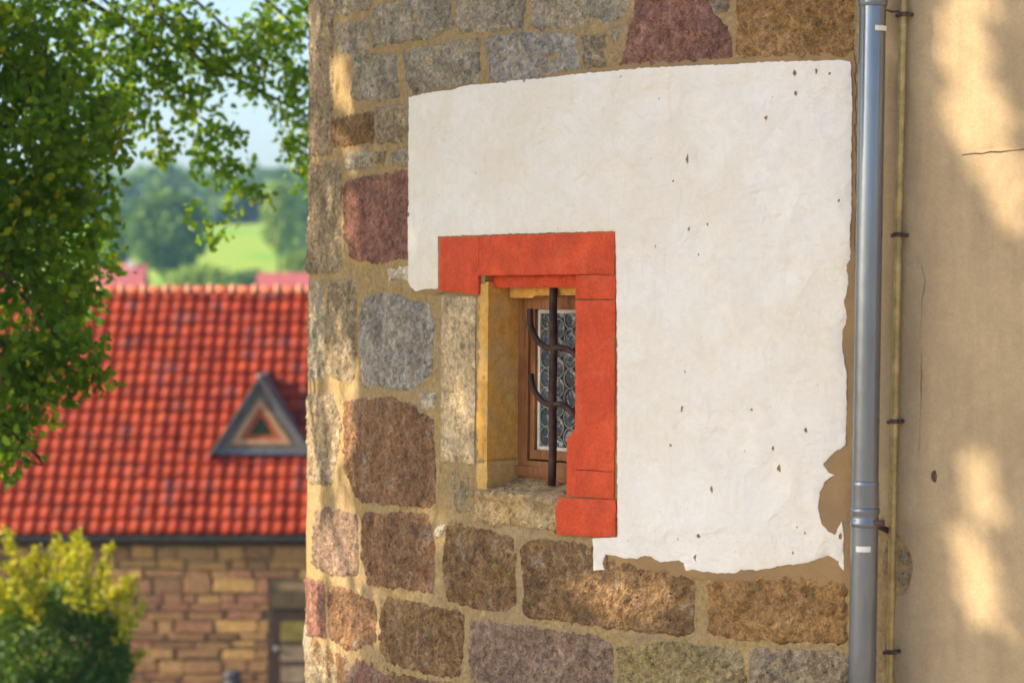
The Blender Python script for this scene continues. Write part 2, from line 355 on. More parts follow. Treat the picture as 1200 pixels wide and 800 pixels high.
# ------------------------------------------------------------------ curved tower surface
CX, CY, RT, TAPER = 3.19, 12.66, 4.237, 0.010
def W(u, z, h=0.0):
    r = RT - TAPER * z + h; a = u / RT
    return Vector((CX + r * math.sin(a), CY - r * math.cos(a), z))
def pxW(x, y, h=0.0):
    """photograph pixel -> (u, z) on the tower surface"""
    dx = (x - 600) / FPX; dz = (HOR - y) / FPX; z = 0.0
    for _ in range(4):
        r = RT - TAPER * z + h; a = dx * dx + 1; b = -2 * (dx * CX + CY); c = CX * CX + CY * CY - r * r
        D = max(b * b - 4 * a * c, 0.0); t = (-b - math.sqrt(D)) / (2 * a); z = dz * t
    return (math.atan2(dx * t - CX, CY - t) * RT, z)
def pxof(p): return (600 + FPX * p.x / p.y, HOR - FPX * p.z / p.y)
def U(x, y=450, h=0.0): return pxW(x, y, h)[0]
def Zt(x, y, h=0.0): return pxW(x, y, h)[1]

# right-hand wall plane
uC, _ = pxW(1001, 400); CORNER = W(uC, 0, -0.02); BETA = R_(37)
WD = Vector((math.cos(BETA), -math.sin(BETA), 0)); WNrm = Vector((-math.sin(BETA), -math.cos(BETA), 0))
def Pw(u, z, h=0.0): return CORNER + WD * u + WNrm * h + Vector((0, 0, z))
def pxP(x, y):
    dx = (x - 600) / FPX; d = Vector((dx, 1, (HOR - y) / FPX)); t = CORNER.dot(WNrm) / d.dot(WNrm); p = d * t
    return ((p - CORNER).dot(WD), p.z)

# ------------------------------------------------------------------ slabs
def nz(x, y, sc, seed=0.0, oct_=3):
    return mnoise.fractal((x * sc, y * sc, seed), 0.6, 2.0, oct_)
def resample(poly, sp):
    out = []
    for i in range(len(poly)):
        a = poly[i]; b = poly[(i + 1) % len(poly)]; L = math.hypot(b[0] - a[0], b[1] - a[1]); k = max(1, int(L / sp))
        for j in range(k): out.append((a[0] + (b[0] - a[0]) * j / k, a[1] + (b[1] - a[1]) * j / k))
    return out
def chaikin(poly, n=1, q=0.25):
    for _ in range(n):
        o = []
        for i in range(len(poly)):
            a = poly[i]; b = poly[(i + 1) % len(poly)]
            o += [(a[0] * (1 - q) + b[0] * q, a[1] * (1 - q) + b[1] * q), (a[0] * q + b[0] * (1 - q), a[1] * q + b[1] * (1 - q))]
        poly = o
    return poly
def rough(poly, amp, sc, seed):
    return [(x + amp * nz(x, y, sc, seed), y + amp * nz(x, y, sc, seed + 9.3)) for x, y in poly]
def inside(P, poly):
    P = np.asarray(P); x = P[:, 0]; y = P[:, 1]; r = np.zeros(len(P), bool); n = len(poly)
    for i in range(n):
        x1, y1 = poly[i]; x2, y2 = poly[(i + 1) % n]
        if y1 == y2: continue
        c = ((y1 > y) != (y2 > y)) & (x < (x2 - x1) * (y - y1) / (y2 - y1) + x1); r ^= c
    return r
def edist(P, poly):
    P = np.asarray(P); d = np.full(len(P), 1e9); n = len(poly)
    for i in range(n):
        a = np.array(poly[i]); b = np.array(poly[(i + 1) % n]); ab = b - a; L = ab.dot(ab) + 1e-12
        t = np.clip(((P - a) @ ab) / L, 0, 1); q = a + t[:, None] * ab; d = np.minimum(d, np.hypot(*(P - q).T))
    return d
def ccw(poly):
    A = sum(poly[i][0] * poly[(i + 1) % len(poly)][1] - poly[(i + 1) % len(poly)][0] * poly[i][1] for i in range(len(poly)))
    return poly if A > 0 else poly[::-1]
def slab(name, poly, hfun, hback, mat, parent=None, sp=0.02, mp=W, holes=(), smooth=True):
    """solid piece on a mapped surface: outline (u,z), front height hfun(u,z,d), sides down to hback"""
    loops = [ccw(list(poly))] + [ccw(list(h))[::-1] for h in holes]
    pts = []; edges = []
    for lp in loops:
        o = len(pts); pts += lp; edges += [(o + i, o + (i + 1) % len(lp)) for i in range(len(lp))]
    nb = len(pts); a = np.array(loops[0]); mn = a.min(0); mx = a.max(0)
    gx = np.arange(mn[0] + sp * .5, mx[0], sp); gy = np.arange(mn[1] + sp * .5, mx[1], sp)
    if len(gx) and len(gy):
        G = np.stack(np.meshgrid(gx, gy), -1).reshape(-1, 2); G = G + RNG.uniform(-.28, .28, G.shape) * sp
        k = inside(G, loops[0]) & (edist(G, loops[0]) > sp * .45)
        for h in loops[1:]: k &= ~inside(G, h) & (edist(G, h) > sp * .3)
        pts += [tuple(p) for p in G[k]]
    vs, es, fs, ov, oe, of = delaunay_2d_cdt([Vector(p) for p in pts], edges, [], 0, 1e-6)
    P = np.array([(v.x, v.y) for v in vs]); cen = np.array([P[list(f)].mean(0) for f in fs])
    keep = inside(cen, loops[0])
    for h in loops[1:]: keep &= ~inside(cen, h)
    F = [tuple(f) for f, k in zip(fs, keep) if k]
    F = [f if (P[f[1]][0] - P[f[0]][0]) * (P[f[2]][1] - P[f[0]][1]) - (P[f[2]][0] - P[f[0]][0]) * (P[f[1]][1] - P[f[0]][1]) > 0 else f[::-1] for f in F]
    d = edist(P, loops[0])
    V = [mp(p[0], p[1], hfun(p[0], p[1], dd)) for p, dd in zip(P, d)]
    cnt = {}
    for f in F:
        for i in range(3):
            e = (f[i], f[(i + 1) % 3]); cnt[e] = 1
    back = {}
    for (i, j) in list(cnt):
        if (j, i) in cnt: continue
        for k in (i, j):
            if k not in back: back[k] = len(V); V.append(V[k].copy()); V.append(mp(P[k][0], P[k][1], hback))
        F.append((back[j], back[i], back[i] + 1, back[j] + 1))
    return mesh(name, V, F, mat, parent, smooth)
def rect(u0, u1, z0, z1): return [(u0, z0), (u1, z0), (u1, z1), (u0, z1)]
def flat(h, bev=0.006, amp=0.0015, sc=14, seed=0.0):
    def f(u, z, d):
        r = max(0.0, 1 - d / bev); return h - bev * (1 - math.sqrt(max(0.0, 1 - r * r))) + amp * nz(u, z, sc, seed)
    return f
def fullsmooth(o, ang=40):
    return o

# ================================================================== GROUND
def sstep(a, b, x):
    t = min(1, max(0, (x - a) / (b - a))); return t * t * (3 - 2 * t)
def ground(x, y):
    z = -1.75
    z -= 4.75 * min(1, max(0, (y - 9.6) / 18.0))
    z -= 4.0 * sstep(45, 130, y); z += 25.0 * sstep(150, 470, y); z += 20.0 * sstep(440, 1000, y)
    if y > 80: z += min(1, (y - 80) / 200) * (2.2 * mnoise.noise((x * 0.009, y * 0.007, 1.0)) + 5.0 * sstep(500, 900, y) * mnoise.noise((x * 0.004, y * 0.004, 5.0)))
    return z
ys = sorted(set([-300, -150, -60, -20, -5, 0, 4, 8, 9.6, 10, 11, 12, 14, 16, 18, 20, 22, 24, 26, 27.6, 30, 34, 40, 45] + [45 + 8 * k for k in range(1, 60)] + [520 + 30 * k for k in range(1, 30)] + [1500]))
xs = sorted(set([-1500, -1000] + [-600 + 25 * k for k in range(0, 49)] + [-30 + 3 * k for k in range(0, 21)] + [1000, 1500]))
V = [(x, y, ground(x, y)) for y in ys for x in xs]; nx = len(xs)
F = [(j * nx + i, j * nx + i + 1, (j + 1) * nx + i + 1, (j + 1) * nx + i) for j in range(len(ys) - 1) for i in range(nx - 1)]
tag(mesh('ground', V, F, M['ground']), kind='structure')

# ================================================================== TOWER
tower = empty('stone_tower', (CX, CY, -1.75), 'round rubble stone tower with white plaster patch and red framed window', 'tower')
# window opening outline on the surface
uA, uB = U(570), U(677.5)
zTop, zSill = Zt(620, 337), Zt(600, 566)
u_lo, u_hi = -10.2, uC + 0.02
ZB, ZT = -1.9, 6.2
hole = rect(uA - 0.015, uB + 0.015, zSill - 0.03, Zt(640, 316))
slab('wall_mortar', rect(-7.4, u_hi, -1.95, 1.45), lambda u, z, d: 0.004 * nz(u, z, 4.5, 2.0) + 0.0025 * nz(u, z, 16, 7.0), -0.45, M['mortar'], tower, 0.032, W, [hole])
# rest of the round wall, plain arcs above, below and round the back
parts = []
def arc(u0, u1, z0, z1, nu):
    Vv = []; Ff = []
    for z in (z0, z1):
        for i in range(nu + 1): Vv.append(W(u0 + (u1 - u0) * i / nu, z, -0.001))
    for i in range(nu): Ff.append((i, i + 1, nu + 2 + i, nu + 1 + i))
    return Vv, Ff
full = 2 * math.pi * RT
parts += [arc(-7.4, u_hi, 1.45, ZT, 90), arc(u_hi, u_hi + full - (u_hi + 7.4), ZB, ZT, 120)]
cap = [W(-full * k / 96, ZT, 0) for k in range(96)]; parts.append((cap, [tuple(range(96))]))
vv, ff = merge(parts); mesh('wall_back', vv, ff, M['mortar'], tower)

STONES = [
 ('s_tan', [(361,0),(390,0),(391,180),(363,184)]), ('s_tan', [(362,196),(399,189),(399,318),(362,320)]),
 ('s_grey', [(392,-8),(440,-6),(432,10),(393,20)]), ('s_grey', [(438,10),(470,3),(525,-8),(531,30),(505,45),(437,54)]),
 ('s_grey', [(536,-25),(615,-25),(613,32),(585,37),(537,37)]), ('s_grey', [(622,-22),(739,-22),(738,6),(729,17),(708,27),(625,35)]),
 ('s_grey', [(394,30),(433,25),(431,61),(396,64)]), ('s_grey', [(418,64),(464,65),(468,111),(446,118),(413,115)]),
 ('s_grey', [(473,62),(520,52),(561,47),(561,98),(487,112),(476,91)]), ('s_blue', [(570,47),(612,39),(674,42),(678,79),(628,95),(578,100),(571,61)]),
 ('s_tan', [(682,42),(708,40),(710,76),(683,84)]), ('s_purple', [(751,-20),(811,-20),(828,5),(855,40),(855,69),(817,73),(728,78),(735,53)]),
 ('s_tan', [(822,-25),(857,-25),(852,10),(838,16)]), ('s_ochre', [(866,-40),(999,-40),(999,68),(948,66),(865,68)]),
 ('s_brown', [(391,142),(438,131),(439,166),(391,172)]), ('s_tan', [(441,128),(482,124),(482,166),(442,167)]),
 ('s_grey', [(406,181),(436,178),(436,197),(405,199)]), ('s_grey', [(458,178),(483,175),(483,194),(459,192)]), ('s_tan', [(441,180),(452,179),(452,193),(442,193)]),
 ('s_purple', [(405,214),(444,205),(483,199),(483,301),(448,307),(413,303),(403,270)]),
 ('s_grey', [(364,332),(380,331),(380,442),(363,445)]), ('s_tan', [(387,330),(415,329),(418,355),(416,437),(410,452),(384,435),(383,372)]),
 ('s_blue', [(424,355),(445,344),(465,345),(480,355),(502,358),(507,380),(505,435),(485,454),(425,452),(422,385)]),
 ('s_pale', [(455,315),(478,313),(479,327),(457,330)]),
 ('s_red', [(405,470),(460,466),(485,477),(507,495),(510,585),(502,594),(422,586),(404,550)]),
 ('s_tan', [(362,465),(390,460),(400,500),(391,567),(363,565)]), ('s_pale', [(493,461),(509,461),(509,478),(495,479)]),
 ('s_tan', [(530,552),(552,549),(552,597),(532,600)]),
 ('s_pink', [(370,597),(395,596),(419,606),(420,672),(395,675),(368,662)]),
 ('s_red', [(427,602),(500,602),(508,640),(509,680),(506,693),(465,688),(432,683),(425,650)]),
 ('s_brown', [(524,620),(537,615),(575,623),(598,632),(604,655),(603,707),(595,717),(558,711),(525,702),(520,662)]),
 ('s_brown', [(613,640),(637,632),(697,640),(720,655),(790,668),(812,680),(813,735),(800,743),(683,730),(615,721)]),
 ('s_ochre', [(830,684),(900,676),(990,676),(990,753),(877,750),(832,740)]),
 ('s_purple', [(360,678),(380,683),(382,745),(362,745)]), ('s_red', [(385,690),(400,688),(440,705),(441,750),(410,762),(386,745)]),
 ('s_brown', [(448,703),(460,700),(532,716),(542,722),(540,790),(510,791),(455,775),(446,760)]),
 ('s_pink', [(553,728),(585,730),(690,745),(716,752),(719,835),(560,828),(550,770)]),
 ('s_olive', [(726,757),(790,754),(870,763),(873,845),(722,840)]), ('s_tan', [(881,760),(960,763),(993,767),(993,848),(881,848)]),
 ('s_tan', [(360,757),(384,760),(398,800),(395,828),(360,828)]), ('s_pink', [(405,775),(446,786),(448,840),(405,838)]), ('s_brown', [(456,789),(540,802),(540,852),(458,850)]),
 ('s_pale', [(511,618),(519,616),(518,628),(511,629)]), ('s_grey', [(716,37),(726,35),(726,46),(718,48)]),
]
def stone_slab(poly, mat, seed, sp=0.0085, proud=0.007, edge=0.013):
    mx_ = sum(p[0] for p in poly) / len(poly); mz_ = sum(p[1] for p in poly) / len(poly)
    poly = [(mx_ + (a - mx_) * (1 + 0.011 / (abs(a - mx_) + .02)), mz_ + (b - mz_) * (1 + 0.010 / (abs(b - mz_) + .02))) for a, b in poly]
    poly = resample(chaikin(poly, 1, 0.055), 0.010); poly = rough(rough(poly, 0.007, 24, seed), 0.004, 80, seed + 5)
    def hf(u, z, d):
        t = min(1.0, d / edge); t = t * t * (3 - 2 * t)
        return max(-0.003 + 0.0065 * t, -0.003 + (proud + 0.003) * t + (0.006 * nz(u, z, 7, seed) + 0.0125 * nz(u, z, 34, seed + 3, 3) - 0.010 * abs(nz(u, z, 13, seed + 6, 2))) * (0.6 + 0.4 * t) + 0.003 + 0.0015 * nz(u, z, 60, seed + 1, 2))
    return slab('stone', poly, hf, -0.03, mat, tower, sp, W)
for i, (m, pp) in enumerate(STONES):
    stone_slab([pxW(x, y) for x, y in pp], M[m], i * 3.7)
# stones beyond the picture's edge: round the left flank, above and below
def fill_courses(u0, u1, z0, z1, sp):
    z = z0; k = 0
    while z < z1 - 0.08:
        hh = min(random.uniform(0.20, 0.36), z1 - z); u = u0 - random.uniform(0, 0.2)
        while u < u1:
            w = random.uniform(0.25, 0.75); a, b = u + 0.02, min(u + w - 0.02, u1)
            if b - a > 0.1:
                j = lambda: random.uniform(-0.015, 0.015)
                k += 1
                stone_slab([(a + j(), z + 0.02 + j()), (b + j(), z + 0.02 + j()), (b + j(), z + hh - 0.02 + j()), (a + j(), z + hh - 0.02 + j())], M[random.choice(['s_tan', 's_brown', 's_grey', 's_red', 's_ochre', 's_purple', 's_pink'])], 300 + k * 2.1, sp)
            u += w
        z += hh
fill_courses(-8.0, -6.45, -1.55, 1.5, 0.06)
fill_courses(-8.0, u_hi - 0.05, 1.36, 2.9, 0.06)
fill_courses(-6.4, u_hi - 0.05, -1.85, -1.62, 0.06)

# --- old brown render under the white plaster
def pl(pts): return [pxW(x, y) for x, y in pts]
win_out = rect(U(563), U(722), Zt(650, 600), Zt(620, 277))
brown_poly = pl([(484,108),(560,96),(640,88),(740,74),(860,67),(945,62),(1002,60),(1003,250),(1002,450),(999,690),(930,682),(870,681),(810,678),(760,668),(706,660),(700,640),(690,600),(560,330),(512,346),(484,342)])
brown_poly = rough(resample(brown_poly, 0.012), 0.007, 26, 5.5)
slab('brown_render', brown_poly, flat(0.011, 0.006, 0.003, 9, 1.0), -0.01, M['brownr'], tower, 0.03, W, [rect(U(530), U(716), Zt(690, 622), Zt(620, 285))])
# --- white plaster
wp = pl([(482,114),(505,109),(530,106),(552,100),(580,98),(612,94),(640,92),(670,88),(715,84),(755,80),(800,78),(860,76),(905,73),(950,72),(985,71),(998,73),(1000,110),(999,160),(999,220),(998,268),(997,300),(994,345),(990,352),(994,372),(988,392),(989,412),(994,440),(993,480),(992,522),(983,527),(974,534),(966,543),(972,553),(980,556),(969,563),(962,577),(960,598),(965,613),(972,622),(980,626),(988,610),(990,624),(989,648),(990,668),(985,662),(979,654),(968,652),(955,656),(940,660),(922,661),(905,665),(890,667),(870,667),(862,671),(840,671),(815,667),(806,668),(803,659),(798,656),(775,658),(768,653),(758,650),(748,654),(728,652),(722,650),(712,649),(708,658),(711,667),(698,668),(697,630),(726,629),(726,440),(723.5,271),(516,277),(516,338),(500,339),(490,341),(484,336),(481,330)])
smooth_part = resample(wp, 0.010); smooth_part = rough(smooth_part, 0.0035, 45, 8.8)
chips = []
zc = [(480 + a / 2.287, 70 + b / 2.287, s) for a, b, s in [(960,157,3.6),(750,267,2.6),(713,325,1.5),(755,455,1.7),(805,440,1.2),(1040,90,2.2),(1038,38,2.0),(1030,50,1.2),(1095,32,1.6),(1080,60,1.0),(780,522,1.2),(1057,563,1.2),(665,500,1.4),(1155,378,1.8),(1130,38,1.4),(1160,50,1.0)]]
zc += [(680 + a / 2.858, 400 + b / 2.858, s) for a, b, s in [(348,228,1.8),(580,228,1.6),(358,100,1.4),(310,348,1.7),(652,357,1.9),(672,425,2.6),(760,297,1.8),(403,650,2.4),(392,722,2.2),(690,110,1.2),(335,660,1.3),(718,705,1.4),(758,640,1.3),(348,55,1.2),(445,495,1.6),(588,160,1.3),(732,620,1.1),(590,740,1.2),(876,650,2.2),(225,125,1.0)]]
for k, (x, y, s) in enumerate(zc):
    if s < 1.35 and k % 2: continue
    uu, zz = pxW(x, y); s *= random.uniform(0.0022, 0.0040); el = random.uniform(0.9, 2.2)
    chips.append([(uu + s * math.cos(t) * random.uniform(.45, 1.4), zz + s * el * math.sin(t) * random.uniform(.45, 1.4)) for t in [2 * math.pi * q / 8 for q in range(8)]])
slab('white_plaster', smooth_part, lambda u, z, d: 0.0165 - 0.003 * max(0, 1 - d / 0.012) + 0.0035 * nz(u, z, 5, 4.0, 2) + 0.002 * nz(u, z, 18, 6.0, 2), 0.004, M['white'], tower, 0.016, W, chips)

# --- painted window surround, block by block
zl0, zl1 = Zt(640, 322), Zt(620, 275.5)
# follow the slight drop of the lintel top to the left
lint = [(U(563.5), zl0), (uB, zl0), (U(722.5), zl0 - 0.10), (U(722.5), Zt(722, 272)), (U(640), Zt(640, 274.5)), (U(563.5), Zt(563, 277))]
lint = [(U(564), zl0), (U(722.5), zl0), (U(722.5), Zt(722, 272)), (U(640), Zt(640, 274.5)), (U(564), Zt(563, 277))]
slab('lintel', rough(resample(lint, 0.02), 0.0015, 20, 1), flat(0.022, 0.004, 0.0035, 12, 3), -0.30, M['red'], tower, 0.02)
stub = [(U(517), Zt(517, 340)), (U(540), Zt(540, 342)), (U(563), Zt(563, 346)), (U(563), Zt(563, 277.2)), (U(517), Zt(517, 278.5))]
slab('lintel_end', rough(resample(stub, 0.02), 0.002, 20, 2), flat(0.021, 0.006, 0.002, 12, 5), -0.2, M['red'], tower, 0.02)
slab('lintel_rebate', [(U(560), Zt(620, 337)), (uB + 0.03, Zt(620, 337)), (uB + 0.03, zl0 + 0.01), (U(560), zl0 + 0.01)], flat(-0.035, 0.006, 0.002, 12, 7), -0.28, M['red'], tower, 0.03)
slab('yellow_soffit', [(U(572), Zt(640, 349, -0.12)), (U(600), Zt(640, 349, -0.12)), (U(602), Zt(640, 346, -0.12)), (uB + 0.03, Zt(640, 346, -0.12)), (uB + 0.03, Zt(620, 330)), (U(572), Zt(620, 330))], flat(-0.105, 0.006, 0.003, 9, 8), -0.28, M['ochre'], tower, 0.03)
zj = [zl0 - 0.002, Zt(700, 351), Zt(700, 551), Zt(700, 583)]
for a, b, q in ((zj[1] + .002, zj[0] - .001, 1), (zj[2] + .002, zj[1] - .002, 2), (zj[3] + .002, zj[2] - .002, 3)):
    slab('jamb_block', rough(resample(rect(uB, U(723.5), b, a), 0.02), 0.0015, 22, q), flat(0.022, 0.004, 0.0035, 12, 9 + q), -0.30, M['red'], tower, 0.02)
stop = [(U(666), zj[3]), (uB - .001, zj[3]), (uB - .001, Zt(677, 498)), (U(672), Zt(672, 507)), (U(668), Zt(668, 511)), (U(666), Zt(666, 514))]
slab('jamb_stop', resample(stop, 0.02), flat(0.012, 0.006, 0.001, 12, 14), -0.28, M['red'], tower, 0.03)
base = [(U(657), Zt(657, 626)), (U(700), Zt(700, 628)), (U(725.5), Zt(725, 628)), (U(725.5), zj[3] - .001), (U(657), Zt(657, 582))]
slab('jamb_base', rough(resample(base, 0.02), 0.002, 20, 4), flat(0.026, 0.005, 0.006, 18, 16), -0.2, M['red'], tower, 0.018)
# left jamb: dressed stone pillar, ochre reveal, weathered foot
slab('jamb_pillar', rough(resample(rect(U(518), U(558) - .002, Zt(540, 542), Zt(540, 347)), 0.02), 0.002, 18, 21), flat(0.014, 0.008, 0.002, 10, 22), -0.1, M['jambstone'], tower, 0.02)
slab('ochre_reveal', rough(resample(rect(U(558), uA, Zt(575, 541), Zt(575, 330)), 0.02), 0.0012, 18, 23), flat(0.004, 0.010, 0.002, 8, 24), -0.30, M['ochre'], tower, 0.02)
slab('reveal_foot', rough(resample(rect(U(559), uA + 0.006, Zt(575, 580), Zt(575, 541) - .002), 0.02), 0.003, 18, 25), flat(0.008, 0.010, 0.003, 12, 26), -0.30, M['ochre'], tower, 0.02)
slab('jamb_foot', rough(resample(rect(U(519), U(559) - .002, Zt(540, 600), Zt(540, 542) - .003), 0.02), 0.003, 18, 27), flat(0.006, 0.014, 0.003, 10, 28), -0.05, M['mortar'], tower, 0.02)
# right reveal (hidden from the front) closes the opening
slab('right_reveal', rect(uB - 0.001, uB + 0.12, zSill - 0.05, zl0), flat(-0.02), -0.32, M['red'], tower, 0.1)
# sill: sloping weathered slab
zs_f, zs_b = Zt(600, 577, 0.02), Zt(620, 553, -0.25)
prof = [(-0.30, zs_b - 0.02), (-0.24, zs_b), (-0.12, zs_b - 0.030), (-0.02, zs_f + 0.012), (0.012, zs_f), (0.026, zs_f - 0.012), (0.026, zs_f - 0.030), (0.012, zs_f - 0.042), (0.016, zs_f - 0.09), (0.010, zs_f - 0.135), (-0.03, zs_f - 0.15)]
def extrude_profile(name, prof, u0, u1, nu, mat, amp, seed):
    pr = []
    for a, b in zip(prof[:-1], prof[1:]):
        k = max(1, int(math.hypot(b[0] - a[0], b[1] - a[1]) / 0.012))
        pr += [(a[0] + (b[0] - a[0]) * j / k, a[1] + (b[1] - a[1]) * j / k) for j in range(k)]
    pr.append(prof[-1]); n = len(pr); Vv = []; Ff = []
    for i in range(nu + 1):
        u = u0 + (u1 - u0) * i / nu
        for h, z in pr:
            q = nz(u, z + h, 16, seed, 4); cr = 0.012 * (nz(u, h * 1.7 + z, 6, seed + 4, 2) > 0.12)
            Vv.append(W(u, z + amp * q * 0.8 - (cr if h < 0.0 else 0), h + amp * nz(u, z, 22, seed + 2)))
    for i in range(nu):
        for j in range(n - 1): Ff.append((i * n + j, i * n + j + 1, (i + 1) * n + j + 1, (i + 1) * n + j))
    Ff.append(tuple(range(n))[::-1]); Ff.append(tuple(nu * n + j for j in range(n)))
    return mesh(name, Vv, Ff, mat, tower)
extrude_profile('sill', prof, U(556), U(664), 60, M['sillstone'], 0.006, 31.0)

# --- window: find the frame depth that the reveal shows
dep = 0.1
while dep < 0.5 and pxof(W(uA, -0.3, -dep))[0] < 606.5: dep += 0.002
win = slab('window', rect(uA - 0.01, uB + 0.01, zs_b - 0.05, zTop + 0.02), flat(-dep, 0.004, 0.0008, 20), -dep - 0.06, M['wood'], tower, 0.05, W,
           [rect(uA + 0.07, uB - 0.07, Zt(640, 541, -dep), Zt(640, 362, -dep))])
# sash frame inside the outer frame
za, zb_ = Zt(640, 539, -dep), Zt(640, 356, -dep); ua, ub = uA + 0.060, uB - 0.060
ia, ib = ua + 0.040, ub - 0.040; iza, izb = za + 0.038, zb_ - 0.022
def part(name, r, hf, hb, mat, sp=0.05):
    o = slab(name, r, flat(hf, 0.004, 0.0006, 20, random.random() * 9), hb, mat, None, sp); o.parent = win; return o
part('sash_rail', rect(ua, ub, za, iza), -dep - 0.008, -dep - 0.045, M['wood'])
part('sash_rail', rect(ua, ub, izb, zb_), -dep - 0.008, -dep - 0.045, M['wood'])
part('sash_stile', rect(ua, ia, iza + .001, izb - .001), -dep - 0.009, -dep - 0.045, M['wood'])
part('sash_stile', rect(ib, ub, iza + .001, izb - .001), -dep - 0.009, -dep - 0.045, M['wood'])
part('weather_bar', rect(uA + 0.004, uB - 0.004, zs_b - 0.004, zs_b + 0.035), -dep + 0.020, -dep - 0.01, M['wood'])
# pale border between sash and roundels
bw = 0.020
brd = slab('glazing_border', rect(ia + .001, ib - .001, iza + .001, izb - .001), flat(-dep - 0.024, 0.003, 0.0005), -dep - 0.04, M['border'], None, 0.05, W, [rect(ia + bw, ib - bw, iza + bw * .8, izb - bw * .8)])
brd.parent = win
# roundels
rr = 0.0405; cols = []
gu0, gu1, gz0, gz1 = ia + bw, ib - bw, iza + bw * .8, izb - bw * .8
ncol = int((gu1 - gu0) / (rr * 1.86)); du = (gu1 - gu0) / ncol
RW = (gu1 - gu0) / ncol / 2
prof_r = [(0.0, 0.010), (0.0035, 0.0095), (0.007, 0.005), (0.013, 0.002), (0.022, 0.0035), (0.030, 0.003), (rr * 0.94, 0.0)]
rings = []
lead = []
hl = -dep - 0.030
def clampz(z): return min(gz1 - .001, max(gz0 + .001, z))
for c in range(ncol):
    uc = gu0 + du * (c + 0.5); z = gz0 + (rr if c % 2 == 0 else 0.002)
    while z < gz1 + rr * 0.6:
        Vv = []; Ff = []; nseg = 20
        tl = (random.uniform(-.004, .004), random.uniform(-.004, .004))
        for ri, (r, hh) in enumerate(prof_r):
            for k in range(nseg):
                a = 2 * math.pi * k / nseg; x_ = math.cos(a) * r * RW / rr; y_ = math.sin(a) * r
                Vv.append(W(uc + x_, clampz(z + y_), hl + hh * 0.9 + tl[0] * x_ / rr + tl[1] * y_ / rr))
        for ri in range(len(prof_r) - 1):
            for k in range(nseg):
                k2 = (k + 1) % nseg; Ff.append((ri * nseg + k, (ri + 1) * nseg + k, (ri + 1) * nseg + k2, ri * nseg + k2))
        if z - rr * .35 < gz1 and z + rr * .35 > gz0:
            o = mesh('pane', Vv, Ff, M['roundel']); o.parent = win
            ringp = [W(uc + math.cos(a) * RW * 0.99, clampz(z + math.sin(a) * rr * 0.98), hl + 0.003) for a in [2 * math.pi * k / 20 for k in range(21)]]
            lead.append(tube(ringp, 0.0029, 6, False))
        z += 2 * rr
# flat dark quarries between the roundels
o = slab('quarry_glass', rect(gu0, gu1, gz0, gz1), lambda u, z, d: hl - 0.004, hl - 0.008, M['roundel'], None, 0.1); o.parent = win
vv, ff = merge(lead); o = mesh('lead_came', vv, ff, M['lead']); o.parent = win
room = slab('dark_room_backing', rect(gu0 - .05, gu1 + .05, gz0 - .05, gz1 + .05), lambda u, z, d: -dep - 0.25, -dep - 0.26, M['darkmetal'], tower, 0.3)  # dark sheet standing in for the unlit room behind the glass

# --- wrought iron grille
hb = -dep + 0.075
def pg(x, y): u, z = pxW(x, y, hb); return W(u, z, hb)
ug = U(648, 450, hb)
gr_v = [W(ug, zTop + 0.03 - (zTop + 0.06 - zs_b) * k / 14, hb + 0.002 * math.sin(k)) for k in range(15)]
grille = tubeobj('window_grille', gr_v, 0.0165, M['iron'], tower, 8)
def spl(pts, n=5):
    out = []; P = [Vector(p) for p in pts]; P = [P[0] * 2 - P[1]] + P + [P[-1] * 2 - P[-2]]
    for i in range(1, len(P) - 2):
        for k in range(n):
            t = k / n; out.append(0.5 * ((2 * P[i]) + (P[i + 1] - P[i - 1]) * t + (2 * P[i - 1] - 5 * P[i] + 4 * P[i + 1] - P[i + 2]) * t * t + (3 * P[i] - P[i - 1] - 3 * P[i + 1] + P[i + 2]) * t ** 3))
    out.append(P[-2]); return out
for wave in ([(621,362),(622,380),(626,392),(634,403),(645,408),(654,407),(664,409),(674,415),(684,424),(694,420)], [(622,438),(624,452),(629,462),(637,471),(647,474),(655,473),(664,477),(673,486),(682,492),(692,489)]):
    o = tubeobj('wavy_bar', spl([pg(x, y) for x, y in wave]), 0.0125, M['iron'], None, 8); o.parent = grille

# ================================================================== PLASTERED BUILDING on the right
bld = empty('plastered_building', Pw(1.5, -1.75), 'beige plastered building wall with cracks and flaked patch behind the drainpipe', 'building')
def pp(pts): return [pxP(x, y) for x, y in pts]
brk = chaikin(pp([(1031,622),(1046,618),(1058,632),(1068,648),(1070,668),(1066,688),(1054,700),(1042,697),(1030,690)]), 1)
knot = chaikin(pp([(1092,552),(1097,550),(1099,557),(1098,565),(1094,565),(1091,559)]), 1)
def crack(pts, w):
    a = pp(pts); return [(x + 0, y + w * random.uniform(.5, 1)) for x, y in a] + [(x, y - w * random.uniform(.5, 1)) for x, y in a[::-1]]
cracks = [crack([(1127,182),(1142,180),(1150,180.5),(1161,178),(1172,178.5),(1185,176.5),(1200,175),(1212,175.5)], 0.003)]
vc = pp([(1150,-30),(1151,20),(1149,50),(1152,80),(1148,110),(1150,140),(1147,172)])
cracks.append([(x - 0.0012, y) for x, y in vc] + [(x + 0.0012, y) for x, y in vc[::-1]])
slab('wall', rect(-0.05, 1.6, -1.6, 1.45), lambda u, z, d: 0.005 * nz(u, z, 2.2, 3.0, 2) + 0.0025 * nz(u, z, 9, 5.0, 2), -0.04, M['beige'], bld, 0.02, Pw, [rough(resample(brk, 0.012), 0.005, 40, 3), knot] + cracks)
slab('wall_core', rect(-0.045, 1.59, -1.59, 1.44), lambda u, z, d: -0.022 + 0.004 * nz(u, z, 20, 1.0), -0.3, M['mortar'], bld, 0.04, Pw)
